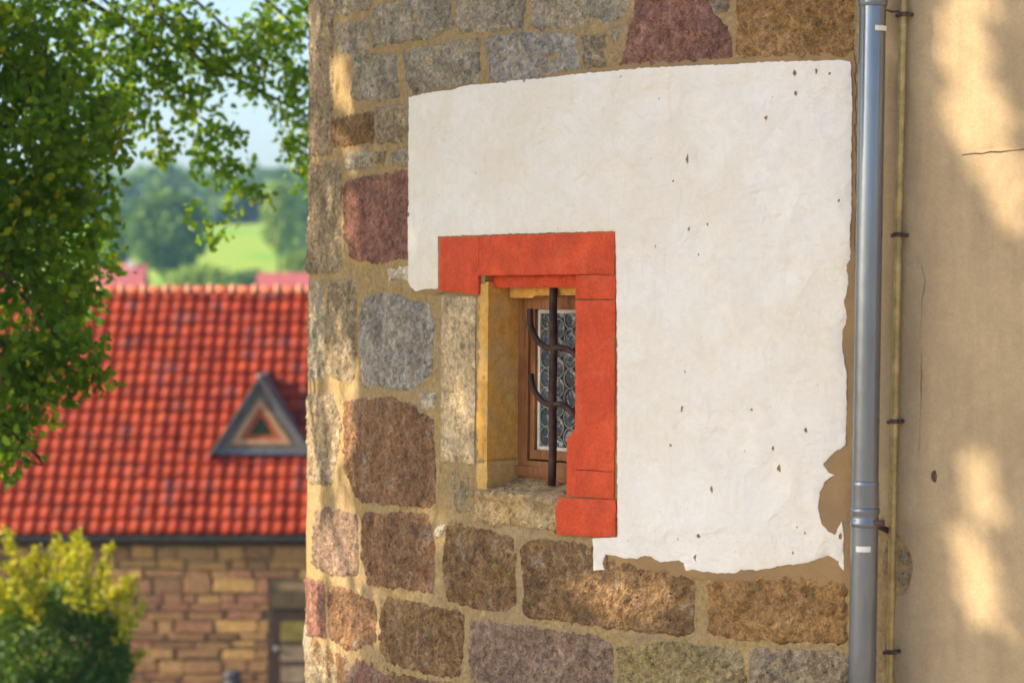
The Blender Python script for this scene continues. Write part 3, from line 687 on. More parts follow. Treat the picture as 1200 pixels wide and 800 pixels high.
for k, q in enumerate([[(1030,632),(1047,628),(1052,648),(1031,652)], [(1054,636),(1064,650),(1066,664),(1053,662)], [(1030,656),(1048,655),(1050,676),(1031,678)], [(1053,667),(1066,669),(1062,686),(1052,688)], [(1032,682),(1049,680),(1050,695),(1038,693)]]):
    qq = rough(resample(chaikin(pp(q), 1), 0.01), 0.003, 40, k)
    slab('stone', qq, lambda u, z, d: -0.016 + 0.020 * min(1, d / 0.006) + 0.007 * nz(u, z, 40, 2.0), -0.04, M['s_tan' if k % 2 else 's_pink'], bld, 0.01, Pw)
vv, ff = merge([([Pw(a, b, 0) for a, b in ((-0.05, 1.45), (1.6, 1.45), (1.6, 6.0), (-0.05, 6.0))], [(0, 1, 2, 3)]), ([Pw(a, b, 0) for a, b in ((1.6, -1.9), (7.0, -1.9), (7.0, 6.0), (1.6, 6.0))], [(0, 1, 2, 3)]), ([Pw(a, b, 0) for a, b in ((-0.05, -1.9), (1.6, -1.9), (1.6, -1.6), (-0.05, -1.6))], [(0, 1, 2, 3)]),
    ([Pw(7.0, -1.9, 0), Pw(7.0, -1.9, -6), Pw(7.0, 6.0, -6), Pw(7.0, 6.0, 0)], [(0, 1, 2, 3)]), ([Pw(-0.05, 6.0, 0), Pw(7.0, 6.0, 0), Pw(7.0, 6.0, -6), Pw(-0.05, 6.0, -6)], [(0, 1, 2, 3)])])
mesh('wall_side', vv, ff, M['beige'], bld, False)
slab('plaster_patch', rough(resample(pp([(1010,300),(1080,310),(1084,330),(1081,352),(1079,380),(1080,420),(1079,470),(1078,520),(1074,560),(1071,612),(1052,610),(1010,604)]), 0.02), 0.004, 20, 5), flat(0.0065, 0.003, 0.002, 8, 3), -0.01, M['beige'], bld, 0.02, Pw)
slab('plaster_patch', rough(resample(pp([(1133,-40),(1240,-40),(1240,170),(1146,174),(1139,120),(1143,60)]), 0.02), 0.004, 20, 7), flat(0.004, 0.003, 0.002, 8, 9), -0.01, M['beige'], bld, 0.03, Pw)

# ================================================================== DRAINPIPE
PR = 0.0495
def at(x, y, Y): return Vector(((x - 600) / FPX * Y, Y, (HOR - y) / FPX * Y))
PY = CORNER.y - 0.19
pt, pb = at(1023, 0, PY), at(1010.3, 800, PY)
def pipe_pt(y):
    t = y / 800.0; return pt + (pb - pt) * t
pipe = empty('drainpipe', pipe_pt(920), 'grey zinc drainpipe in the corner between tower and plastered wall', 'drainpipe')
def pseg(name, y0, y1, r, mat, sides=32, par=pipe, extra=None):
    ys_ = extra or [(y0, r), (y1, r)]
    return tubeobj(name, [pipe_pt(a) for a, _ in ys_], [b for _, b in ys_], mat, par, sides)
pseg('pipe_section', 0, 0, 0, M['zinc'], extra=[(-700, PR), (-300, PR), (-6, PR), (6, PR)])
pseg('pipe_section', 0, 0, 0, M['zinc'], extra=[(2, PR * .95), (3, PR * .96), (300, PR * .96), (566, PR * .96), (570, PR * .955)])
pseg('pipe_section', 0, 0, 0, M['zinc'], extra=[(563, PR * .97), (565, PR * 1.0), (568, PR * 1.01), (571, PR), (600, PR), (760, PR), (915, PR)])
pseg('pipe_collar', 0, 0, 0, M['zinc'], extra=[(-8, PR), (-6, PR * 1.06), (0, PR * 1.07), (4, PR * 1.07), (7, PR * 1.05), (8, PR)])
brkt = pseg('pipe_bracket', 0, 0, 0, M['zinc'], extra=[(594, PR), (595, PR * 1.06), (598, PR * 1.09), (601, PR * 1.06), (603, PR * 1.02), (608, PR * 1.02), (610, PR * 1.07), (613, PR * 1.10), (616, PR * 1.07), (617, PR)])
def subp(o, root, par): o.parent = par; return o      # a part mesh sits at the world origin, so its pieces need no offset
c612 = pipe_pt(611); ear = c612 + Vector((PR * 0.75, -PR * 0.75, 0))
subp(tubeobj('bracket_bolt', [ear + Vector((-0.012, 0, 0)), ear + Vector((0.028, -0.004, -0.002))], 0.012, M['clip'], None, 8), pipe, brkt)
wallpt = Pw(*pxP(1041, 622), -0.01)
subp(tubeobj('bracket_pin', [c612 + Vector((PR * 0.9, 0.0, 0)), (c612 + wallpt) / 2 + Vector((0.01, 0, -0.004)), wallpt], [0.009, 0.009, 0.013], M['clip'], None, 8), pipe, brkt)
def sticker(y0, y1, a0, a1):
    Vv = []; n = 10
    for y in (y0, y1):
        c = pipe_pt(y)
        for k in range(n + 1):
            a = R_(a0 + (a1 - a0) * k / n); Vv.append(c + Vector((math.sin(a), -math.cos(a), 0)) * (PR + 0.0012))
    mesh('label_strip', Vv, [(k, k + 1, n + 2 + k, n + 1 + k) for k in range(n)], M['sticker'], pipe)
sticker(31.5, 37.5, 2, 78); sticker(638.5, 645, -44, 18)

# ================================================================== CONDUIT
pc = lambda x, y: Pw(*pxP(x, y), 0.030)
cond = empty('steel_conduit', pc(1046, 915), 'thin ochre steel conduit clipped to beige wall beside the drainpipe', 'conduit')
tubeobj('conduit_tube', [pc(1069, -400), pc(1063.5, 0), pc(1059, 200), pc(1055, 400), pc(1050, 640), pc(1047.5, 800), pc(1046, 915)], 0.0145, M['conduit'], cond, 14)
def cx_at(y): return np.interp(y, [0, 200, 400, 640, 800], [1063.5, 1059, 1055, 1050, 1047.5])
for y in (18, 275, 493, 762):
    x = cx_at(y); c = pc(x, y); cl = tubeobj('clip', [c + Vector((0, 0, -0.008)), c + Vector((0, 0, 0.008))], 0.0185, M['clip'], cond, 12)
    for sgn in (-1, 1):
        b = c + WD * 0.021 * sgn + Vector((0, 0, random.uniform(-.004, .004)))
        subp(tubeobj('screw', [b + WNrm * 0.010 - Vector((0, 0, 0.001)), b + WNrm * -0.035], 0.0075, M['clip'], None, 8), cond, cl)
w0 = pc(1062, 15); subp(tubeobj('tie_wire', [w0, Pw(*pxP(1050, 15), 0.035), Pw(*pxP(1041, 12), 0.03)], 0.004, M['clip'], None, 6), cond, cl)

# ================================================================== HOUSE with the red roof
EY, EZ = 36.8, -3.60                     # eave edge
RY, RZ = 40.5, 0.14                      # ridge
HX0, HX1 = -11.0, 3.2
house = empty('tiled_house', ((HX0 + HX1) / 2, EY + 0.4, -6.5), 'stone house with red pantile roof and small triangular dormer', 'house')
WY = EY + 0.09                           # wall plane
DX0, DX1 = (318 - 600) / FPX * WY, (420 - 600) / FPX * WY      # door
DZ = (HOR - 692) / FPX * WY
wall = box('wall', (HX0 + .3, HX1 - .3), (WY + 0.03, 44.2), (-7.2, EZ + 0.0), M['hmortar'], house, 0.0)
slope = math.atan2(RZ - EZ, RY - EY); SL = math.hypot(RZ - EZ, RY - EY)
su = Vector((0, math.cos(slope), math.sin(slope))); sn = Vector((0, -math.sin(slope), math.cos(slope)))
def rp(x, s, h=0.0): return Vector((x, EY, EZ)) + su * s + sn * h
vv = [rp(HX0, 0.1, -0.03), rp(HX1, 0.1, -0.03), rp(HX1, SL, -0.03), rp(HX0, SL, -0.03)]
back = [Vector((HX0, 2 * RY - EY, EZ)), Vector((HX1, 2 * RY - EY, EZ))]
roof = mesh('roof', vv + back, [(0, 1, 2, 3), (3, 2, 5, 4)], M['tile'], house, False)
for xx in (HX0 + .3, HX1 - .3):
    mesh('gable', [(xx, WY, EZ + .2), (xx, 2 * RY - WY, EZ + .2), (xx, RY, RZ - .1)], [(0, 1, 2)], M['hmortar'], house, False)
# pantile: roll on the left, pan on the right; local x across, y up the slope, z out
TWd, TG = 0.2, SL / 19.0
def tile_mesh():
    Vv = []; Ff = []; n = 10; L = TG + 0.055
    px_ = [i / n for i in range(n + 1)]
    zz = lambda t: 0.031 * (0.5 + 0.5 * math.cos(2 * math.pi * (t - 0.30))) ** 1.25
    for (y, lift) in ((0.0, 0.050), (L, 0.004)):
        for t in px_: Vv.append((t * (TWd + 0.012), y, zz(t) + lift))
    for t in px_: Vv.append((t * (TWd + 0.012), 0.004, zz(t) + 0.016))
    m = n + 1
    for i in range(n): Ff.append((i, i + 1, m + i + 1, m + i)); Ff.append((2 * m + i, 2 * m + i + 1, i + 1, i))
    return Vv, Ff
tv, tf = tile_mesh()
tme = []
for k in range(1):
    me = bpy.data.meshes.new('roof_tile'); me.from_pydata(tv, [], tf); me.materials.append(M['tile']); me.polygons.foreach_set('use_smooth', [True] * len(me.polygons)); tme.append(me)
rotm = Matrix(((1, 0, 0), (0, su.y, sn.y), (0, su.z, sn.z))).to_4x4()
hw = Vector(house.location); allt = []
ncols = int((HX1 - HX0) / TWd)
for r in range(19):
    for c in range(ncols):
        x = HX0 + c * TWd; p = rp(x, r * TG); q = pxof(p)
        vis = (-10 < q[0] < 366) and not (q[0] < 105 and q[1] < 480)
        allt.append((abs(q[0] - 250) if vis else 1e9, x, r))
allt.sort(); rest_v = []; rest_f = []
TA = np.array(tv)
for i, (k, x, r) in enumerate(allt):
    jit = random.uniform(-0.014, 0.014); mt = Matrix.Translation(rp(x + random.uniform(-.003, .003), r * TG + jit, random.uniform(0, 0.006))) @ rotm @ Matrix.Rotation(random.uniform(-0.02, 0.02), 4, 'Z') @ Matrix.Rotation(random.uniform(-0.012, 0.012), 4, 'X')
    if i < 298:
        o = bpy.data.objects.new('roof_tile', tme[0]); COL.objects.link(o); o.parent = roof
        o.matrix_basis = mt
    else:
        mm = np.array(mt); pts = TA @ mm[:3, :3].T + mm[:3, 3]; b = len(rest_v); rest_v += [tuple(p) for p in pts]; rest_f += [tuple(j + b for j in f) for f in tf]
o = mesh('roof_tile', rest_v, rest_f, M['tile']); o.parent = roof; o['kind'] = 'stuff'
# ridge tiles
def half_tube(x0, x1, r0, r1, mat, name, z0):
    n = 10; Vv = []; Ff = []
    for x, r in ((x0, r0), (x1, r1)):
        for k in range(n + 1):
            a = math.pi * k / n; Vv.append((x, RY - math.cos(a) * r, z0 + math.sin(a) * r * 0.9))
    for k in range(n): Ff.append((k, k + 1, n + 2 + k, n + 1 + k))
    Ff.append(tuple(range(n + 1))[::-1]); Ff.append(tuple(range(n + 1, 2 * n + 2)))
    o = mesh(name, Vv, Ff, mat); return o
x = HX0
while x < HX1:
    o = half_tube(x, x + 0.385, 0.125, 0.115, M['ridge'], 'ridge_tile', RZ - 0.03); subp(o, house, roof)
    o = half_tube(x - 0.035, x + 0.045, 0.150, 0.148, M['ridgemortar'], 'ridge_collar', RZ - 0.03); subp(o, house, roof)
    x += 0.372
# gutter with fascia
gut = [( -0.02 + 0.065 * math.cos(a), 0.065 * math.sin(a)) for a in [math.pi + math.pi * k / 10 for k in range(11)]]
Vv = []; Ff = []
for xx in (HX0, HX1):
    for (a, b) in gut: Vv.append((xx, EY - 0.06 + a, EZ - 0.01 + b))
    for (a, b) in gut[::-1]: Vv.append((xx, EY - 0.06 + a * 0.9, EZ - 0.01 + b * 0.9))
m = len(gut) * 2
for i in range(m): Ff.append((i, (i + 1) % m, m + (i + 1) % m, m + i))
mesh('gutter', Vv, Ff, M['darkmetal'], house, False)
box('fascia', (HX0, HX1), (EY + 0.03, EY + 0.07), (EZ - 0.14, EZ + 0.02), M['doorwood'], house, 0.004)
box('soffit', (HX0, HX1), (EY + 0.071, WY + 0.025), (EZ - 0.10, EZ - 0.08), M['tanwood'], house, 0.003)
# coursed stones of the front wall
def hstone_mesh(k, mat):
    bm = bmesh.new(); bmesh.ops.create_cube(bm, size=1)
    bmesh.ops.bevel(bm, geom=bm.edges[:], offset=0.10, segments=1, affect='EDGES')
    rn = random.Random(k)
    for v in bm.verts: v.co += Vector((rn.uniform(-.05, .05), rn.uniform(-.08, .08), rn.uniform(-.07, .07)))
    me = bpy.data.meshes.new('stone'); bm.to_mesh(me); bm.free(); me.materials.append(mat); return me
hm = [hstone_mesh(k, M['h%d' % (k % 6)]) for k in range(18)]
z = -6.5; hx0, hx1 = (-150 - 600) / FPX * WY, (510 - 600) / FPX * WY
nst = 0
while z < EZ - 0.22:
    hh = random.choice([0.11, 0.14, 0.17, 0.21, 0.25]); x = hx0 - random.uniform(0, 0.3)
    zc_ = z + hh / 2
    while x < hx1:
        w = random.uniform(0.22, 0.72); x1 = x + w
        if not (x1 > DX0 - 0.02 and x < DX1 + 0.02 and z < DZ + 0.02):
            px_, py_ = pxof(Vector((x, WY, z)))
            if py_ < 830:
                top = z > EZ - 0.62
                pool = [0, 4, 2, 1] if top else [1, 2, 3, 5, 0, 1, 5]
                k = random.choice(pool) + 6 * random.randrange(3)
                o = bpy.data.objects.new('stone', hm[k]); COL.objects.link(o); o.parent = wall
                o.location = (x + w / 2, WY + 0.02 + random.uniform(-.012, .012), zc_ + random.uniform(-.018, .018)); o.rotation_euler = (0, random.uniform(-.025, .025), 0); o.scale = (w - random.uniform(.015, .05), 0.07, hh - random.uniform(-.005, .045)); nst += 1
        elif x < DX0 - 0.14:
            w2 = DX0 - 0.03 - x; k = random.choice([1, 2, 3, 5])
            o = bpy.data.objects.new('stone', hm[k]); COL.objects.link(o); o.parent = wall
            o.location = (x + w2 / 2, WY + 0.02, zc_); o.scale = (w2 - 0.02, 0.07, hh - 0.02)
        x = x1
    z += hh
assert nst < 300, nst
# glazed door
dz = lambda y: (HOR - y) / FPX * WY
door = box('door', (DX0, DX1), (WY - 0.002, WY + 0.028), (-6.5, DZ), M['doorwood'], house, 0.004)
box('door_transom', (DX0 + .005, DX1 - .005), (WY - 0.03, WY - 0.003), (dz(712), DZ - .004), mat_plain('door_header', (0.075, 0.056, 0.03), 0.8, 0.2, 5), house, 0.006)
mgl = mat_plain('door_pane_glass', (0.20, 0.155, 0.11), 0.25, 0.25, 3, 0, 0.001, 10, 0.6)
mgy = mat_plain('door_pane_reflection', (0.16, 0.135, 0.035), 0.25, 0.35, 3, 0, 0.001, 10, 0.6)  # yellowish reflection put into this pane's colour
for y0, y1, mm in ((728, 751, mgy), (756, 774, mgl), (780, 800, mgl), (806, 824, mgl)):
    for k in range(2):
        xa = (329 + 34 * k - 600) / FPX * WY; xb = (329 + 34 * k + 30 - 600) / FPX * WY
        subp(box('pane', (xa, xb), (WY - 0.008, WY + 0.002), (dz(y1), dz(y0)), mm, None, 0.002), house, door)
subp(box('door_handle', ((320.5 - 600) / FPX * WY, (327 - 600) / FPX * WY), (WY - 0.06, WY - 0.003), (dz(761), dz(757)), M['lead'], None, 0.01), house, door)
# triangular dormer
DYf = 37.78; pd = lambda x, y, Y=DYf: Vector(((x - 600) / FPX * Y, Y, (HOR - y) / FPX * Y))
A, B, C = pd(304, 447), pd(252, 529), pd(361, 530)
def tri_ring(name, T, k0, k1, y0, y1, mat, par):
    cen = (T[0] + T[1] + T[2]) / 3; Vv = []
    for yy in (y0, y1):
        for k in (k0, k1):
            for p in T: q = cen + (p - cen) * k; Vv.append((q.x, q.y + yy, q.z))
    Ff = []
    for i in range(3):
        j = (i + 1) % 3; Ff += [(i, j, 3 + j, 3 + i), (6 + j, 6 + i, 9 + i, 9 + j), (j, i, 6 + i, 6 + j), (3 + i, 3 + j, 9 + j, 9 + i)]
    o = mesh(name, Vv, Ff, mat, None, False)
    return subp(o, house, par) if par else child(o, house)
T = (A, B, C)
cen = (A + B + C) / 3
dorm = tri_ring('dormer', T, 1.0, 0.55, 0, 0.06, M['slate'], None)
tri_ring('dormer_frame', T, 0.66, 0.47, -0.02, 0.05, M['tanwood'], dorm)
tri_ring('dormer_flashing', T, 1.09, 0.93, -0.012, 0.09, M['flash'], dorm)
tri_ring('inner_frame', T, 0.49, 0.27, 0.01, 0.05, mat_plain('red_brown_frame', (0.30, 0.075, 0.03), 0.6), dorm)
g = [cen + (p - cen) * 0.48 + Vector((0, 0.035, 0)) for p in T]
subp(mesh('pane', g, [(0, 1, 2)], M['pane'], None, False), house, dorm)
# dormer roof: two planes running back into the main roof
def back_hit(p): # horizontal ray back to the main roof plane
    s = (p.z - EZ) / math.sin(slope); return Vector((p.x, EY + s * math.cos(slope) + 0.15, p.z))
A2 = cen + (A - cen) * 1.10; B2 = cen + (B - cen) * 1.12; C2 = cen + (C - cen) * 1.12
off = Vector((0, -0.10, 0)); vv = [A2 + off, B2 + off, C2 + off, back_hit(A2), back_hit(B2), back_hit(C2)]
vv += [v - Vector((0, 0, 0.05)) for v in vv]
subp(mesh('dormer_roof', vv, [(0, 1, 4, 3), (0, 3, 5, 2), (6, 9, 10, 7), (6, 8, 11, 9), (0, 6, 7, 1), (0, 2, 8, 6), (1, 7, 10, 4), (2, 5, 11, 8)], M['slate'], None, False), house, dorm)
apex = A2 + off + Vector((0, -0.01, 0.01))
subp(tubeobj('dormer_ridge', [apex, back_hit(A2) + Vector((0, 0, 0.01))], 0.035, M['lead'], None, 8), house, dorm)

# small dark waste post by the wall
px0 = pd(272, 790, 36.2); gz = ground(px0.x, 36.2)
post = empty('waste_post', (px0.x, 36.2, gz), 'slim dark metal post bin standing before the stone house wall', 'post')
tubeobj('post_body', [(px0.x, 36.2, gz), (px0.x, 36.2, dz(785))], 0.125, M['darkmetal'], post, 20)
tubeobj('post_rim', [(px0.x, 36.2, dz(786)), (px0.x, 36.2, dz(780)), (px0.x, 36.2, dz(777.5))], [0.135, 0.135, 0.10], M['darkmetal'], post, 20)

# ================================================================== FOLIAGE
LEAF_OAK = np.array([(0, 0), (.16, .18), (.30, .22), (.22, .42), (.40, .55), (.22, .68), (.22, .86), (0, 1.0), (-.22, .86), (-.22, .68), (-.40, .55), (-.22, .42), (-.30, .22), (-.16, .18)])
LEAF_OVAL = np.array([(0, 0), (.26, .3), (.24, .65), (0, 1), (-.24, .65), (-.26, .3)])
LEAF_QUAD = np.array([(-.5, 0), (.5, .1), (.35, 1), (-.4, .8)])
def leaves(name, P, size, mat, tmpl, parent=None, tint=None, droop=0.5, fold=0.15, dirs=None):
    P = np.asarray(P, float); n = len(P); k = len(tmpl)
    sz = np.asarray(size) if np.ndim(size) else np.full(n, size); sz = sz * RNG.uniform(.7, 1.25, n)
    d = RNG.normal(size=(n, 3)); d[:, 2] -= droop
    if dirs is not None: d = d * 0.55 + dirs
    d /= np.linalg.norm(d, axis=1)[:, None]
    r = RNG.normal(size=(n, 3)); r[:, 2] *= 0.6
    side = np.cross(d, r); side /= np.linalg.norm(side, axis=1)[:, None] + 1e-9; nn = np.cross(side, d)
    t = tmpl[None]; fz = np.abs(t[..., 0]) * fold + 0.10 * np.sin(t[..., 1] * 2.6)
    Vx = P[:, None] + sz[:, None, None] * (t[..., 0:1] * side[:, None] + (t[..., 1:2]) * d[:, None] + fz[..., None] * nn[:, None])
    me = bpy.data.meshes.new(name); me.vertices.add(n * k); me.vertices.foreach_set('co', Vx.reshape(-1).astype(np.float32))
    me.loops.add(n * k); me.loops.foreach_set('vertex_index', np.arange(n * k, dtype=np.int32))
    me.polygons.add(n); me.polygons.foreach_set('loop_start', np.arange(0, n * k, k, dtype=np.int32)); me.polygons.foreach_set('loop_total', np.full(n, k, dtype=np.int32))
    me.update(calc_edges=True)
    tt = RNG.uniform(0, 1, n) ** 1.2 if tint is None else np.asarray(tint)
    a = me.attributes.new('tint', 'FLOAT', 'POINT'); a.data.foreach_set('value', np.repeat(tt, k).astype(np.float32))
    me.materials.append(mat); o = bpy.data.objects.new(name, me); COL.objects.link(o)
    if parent: child(o, parent)
    return o

# --- the big oak standing left of the tower; its crown shades the tower front
TX, TY = -8.2, 12.6; tz = ground(TX, TY)
oak = empty('oak_tree', (TX, TY, tz), 'large leafy oak tree with drooping branches left of the tower', 'tree')
CC = np.array([-7.0, 10.8, 4.6])
S = np.array(SUN)
# sunlit patches on tower and wall seen in the photograph: x, y, rx, ry, tilt(deg), openness
LIT = [(398,90,6,34,0,.9),(405,150,9,16,0,.8),(402,205,12,16,0,.8),(408,262,9,26,0,.6),(403,460,12,62,0,.95),(407,545,10,40,0,.9),(364,640,9,170,0,1),(404,640,18,46,0,1),(424,730,26,50,20,.8),(385,780,26,46,0,.9),
       (552,450,22,52,25,.75),(590,460,26,110,0,.55),(512,610,20,34,0,.75),(470,600,26,20,0,.4),(615,602,52,16,0,.85),(745,700,66,34,10,1),(650,668,52,30,0,.6),(830,772,60,20,0,.75),(470,700,60,20,0,.5),(560,655,40,60,0,.35),
       (720,610,40,18,0,.25),(860,430,130,230,0,.42),(900,250,90,150,0,.36),(900,720,60,30,0,.30),(700,800,80,20,0,.4),
       (1048,45,14,60,0,1),(1142,40,44,70,0,.95),(1128,70,40,115,0,1),(1158,150,46,80,-10,1),(1180,215,40,70,-20,1),(1190,330,30,110,0,.75),(1046,300,10,60,0,.7),(1046,440,9,60,0,.8),(1092,310,16,30,0,.45),(1148,560,34,58,-25,1),(1165,440,30,50,0,.4),(1148,690,34,74,-20,1),(1105,500,26,70,0,.35),(1046,770,14,60,0,.5),(1118,780,22,40,0,.35),(1085,600,20,40,0,.25)]
def openness(px, py):
    o = np.zeros(len(px))
    for x, y, rx, ry, tl, op in LIT:
        c, s = math.cos(R_(tl)), math.sin(R_(tl)); a = (px - x) * c + (py - y) * s; b = -(px - x) * s + (py - y) * c
        q = (a / (rx + 7)) ** 2 + (b / (ry + 8)) ** 2; o = np.maximum(o, op * np.clip((1.3 - q) / 0.4, 0, 1))
    return o
def sun_foot(P):
    """where the sunbeam through each point lands on the tower front or the plastered wall; photo pixel and hit flag"""
    d = -S; ox = P[:, 0] - CX; oy = P[:, 1] - CY
    a = d[0] ** 2 + d[1] ** 2; b = 2 * (ox * d[0] + oy * d[1]); c = ox ** 2 + oy ** 2 - RT ** 2
    D = b * b - 4 * a * c; t1 = np.where(D > 0, (-b - np.sqrt(np.maximum(D, 0))) / (2 * a), np.inf)
    t1 = np.where(t1 > 0, t1, np.inf)
    w = np.array(WNrm); den = d @ w; t2 = ((np.array(CORNER) - P) @ w) / den
    h2 = P + t2[:, None] * d; along = (h2 - np.array(CORNER)) @ np.array(WD); t2 = np.where((t2 > 0) & (along > 0), t2, np.inf)
    t = np.minimum(t1, t2); ok = np.isfinite(t); H = P + np.where(ok, t, 0)[:, None] * d
    return 600 + FPX * H[:, 0] / H[:, 1], HOR - FPX * H[:, 2] / H[:, 1], ok, H
def in_frame(P, m=12):
    x = 600 + FPX * P[:, 0] / P[:, 1]; y = HOR - FPX * P[:, 2] / P[:, 1]
    return (P[:, 1] > 0.5) & (x > -m) & (x < 1200 + m) & (y > -m) & (y < 800 + m)
leafP = []
# shading part of the crown: leaf clumps hung along sunbeams that end on the visible masonry
ux = RNG.uniform(350, 1215, 40000); uy = RNG.uniform(-60, 860, 40000)
def hitpoint(x, y):
    if x < 1003: u, z = pxW(max(x, 362), y); return W(u, z)
    u, z = pxP(x, y); return Pw(u, z)
cand = []
NCL = 4200
for k in range(NCL):
    x, y = RNG.uniform(350, 1215), RNG.uniform(-60, 860)
    # spend clumps evenly over wall area seen from the sun
    H = np.array(hitpoint(x, y)); t = RNG.uniform(6.0, 10.5); c = H + S * t
    pts = c + RNG.normal(size=(13, 3)) * 0.16
    cand.append(pts)
cand = np.concatenate(cand)
# general crown volume
v = RNG.normal(size=(16000, 3)); v /= np.linalg.norm(v, axis=1)[:, None]; v *= RNG.uniform(.55, 1.0, (16000, 1))
lum = np.array([mnoise.noise(Vector(p * 2.2)) for p in v]); bulk = CC + v * np.array([4.4, 5.2, 4.2]); bulk = bulk[(lum > -0.08) & ((bulk[:, 1] < 14.0) | (RNG.uniform(0, 1, len(bulk)) < 0.08))]
cand = np.concatenate([cand, bulk])
fx, fy, ok, Hh = sun_foot(cand)
keep = np.where(ok & (Hh[:, 1] < 12.6), RNG.uniform(0, 1, len(cand)) > openness(fx, fy), True)
cand = cand[keep]; cand = cand[~in_frame(cand)]
cand = cand[cand[:, 2] > -0.4]
leafP.append(cand); nshade = len(cand)
# hanging boughs in view: pixel ellipse (x, y, rx, ry), depth, leaves
BOUGH = [(20,60,95,95,14.5,1500),(60,170,90,95,14.2,1300),(15,260,75,80,14.0,900),(80,250,62,70,14.6,560),(40,340,80,55,14.2,620),(60,410,62,60,13.8,470),(25,450,55,60,13.6,420),(95,440,28,26,13.8,80),(12,520,26,42,13.5,150),(85,130,60,90,15.2,520),(110,300,36,30,15.0,110),(96,345,26,36,15.1,70),
         (120,30,60,50,15.6,300),(165,60,55,50,15.8,300),(210,30,48,40,16.0,240),(140,105,36,40,15.7,150),(190,100,40,36,16.0,170),(240,70,42,34,16.2,190),(285,64,40,36,16.4,230),(330,35,44,46,16.6,330),(345,95,26,40,16.6,130),(300,95,26,28,16.5,60),
         (160,130,28,30,15.8,80),(180,165,22,26,15.9,70),(150,140,14,14,15.8,16),(232,125,28,38,16.2,110),(255,165,34,32,16.2,120),(275,205,26,32,16.3,95),(240,190,22,22,16.2,60),(300,225,12,18,16.3,26),(215,120,18,30,16.1,34),
         (346,150,22,55,16.7,150),(354,200,16,28,16.7,70),(325,135,18,18,16.6,26),(222,248,8,7,16.1,7),(243,258,18,17,16.1,26),(256,274,12,10,16.1,14),(234,232,9,8,16.1,6),(278,250,10,10,16.3,14)]
BOUGH += [(-95,60,100,110,14.2,1300),(-95,230,95,110,13.9,1100),(-85,390,75,95,13.7,700),(-240,90,120,150,13.6,1400),(-240,300,110,130,13.5,1100),(-400,120,130,170,13.2,1500),(-390,340,110,120,13.2,900)]
for x, y, rx, ry, Y, n in BOUGH:
    m = int(n * (1.6 if x < 112 else 1.3)); a = RNG.normal(size=(m, 3)); a /= np.linalg.norm(a, axis=1)[:, None]; a *= RNG.uniform(0, 1, (m, 1)) ** 0.42
    # clumpy: pull leaves towards random twig centres
    nt = max(2, m // 7); tc = a[RNG.integers(0, m, nt)]; idx = RNG.integers(0, nt, m); a = tc[idx] * 1.0 + RNG.normal(size=(m, 3)) * (6.5 / np.array([rx, max(rx, ry), ry]))
    pts = np.stack([(x + a[:, 0] * rx - 600) / FPX * Y, Y + a[:, 1] * max(rx, ry) / FPX * Y * 1.3, (HOR - (y + a[:, 2] * ry)) / FPX * Y], 1); leafP.append(pts)
leafP = np.concatenate(leafP); leafS = np.where(np.arange(len(leafP)) < nshade, 0.095, 0.058)
leaves('crown', leafP, leafS, M['leaf'], LEAF_OAK, oak, droop=0.45)
trunk_top = Vector((TX + 0.3, TY - 0.4, 4.5))
tubeobj('trunk', spl([(TX, TY, tz - 0.3), (TX + .03, TY, tz + .5), (TX - .1, TY + .1, 0.5), (TX + .1, TY - .1, 2.5), trunk_top, (TX + .7, TY - .8, 7.2)], 4), [0.62, 0.56, 0.50, 0.46, 0.43, .42, .41, .40, .39, .38, .36, .35, .33, .31, .29, .26, .22, .18, .14, .10, .06][:21], M['bark'], oak, 14)
def limb(pts, r0, r1):
    P = spl(pts, 5); n = len(P); tubeobj('limb', P, [r0 + (r1 - r0) * (i / (n - 1)) ** 0.6 for i in range(n)], M['bark'], oak, 8)
for k, (x, y, rx, ry, Y, n) in enumerate(BOUGH):
    if n < 140: continue
    e = at(x, y, Y); s0 = Vector((TX, TY - .1, random.uniform(2.2, 5.0))); mid = s0.lerp(e, 0.55) + Vector((0, 0, 0.9 + random.uniform(-.3, .5)))
    limb([s0, mid, e + Vector((0, 0, ry / FPX * Y * 0.4)), e - Vector((0, 0, ry / FPX * Y * 0.3))], 0.045, 0.001)
limb([at(-80, -260, 14.5), at(130, -60, 15.7), at(190, 22, 15.9), at(232, 66, 16.1), at(262, 100, 16.2)], 0.035, 0.003)
limb([at(60, -160, 15.5), at(300, -60, 16.3), at(355, 4, 16.6), at(370, 60, 16.7)], 0.03, 0.006)
limb([at(300, 70, 16.4), at(318, 128, 16.5), at(338, 160, 16.6), at(352, 205, 16.7)], 0.005, 0.002)
for k in range(9):
    e = Vector((random.uniform(-9, -4.5), random.uniform(6.5, 13), random.uniform(2.5, 7.5))); s0 = Vector((TX, TY - .2, random.uniform(2.5, 5)))
    limb([s0, s0.lerp(e, .5) + Vector((0, 0, .7)), e], 0.13, 0.02)

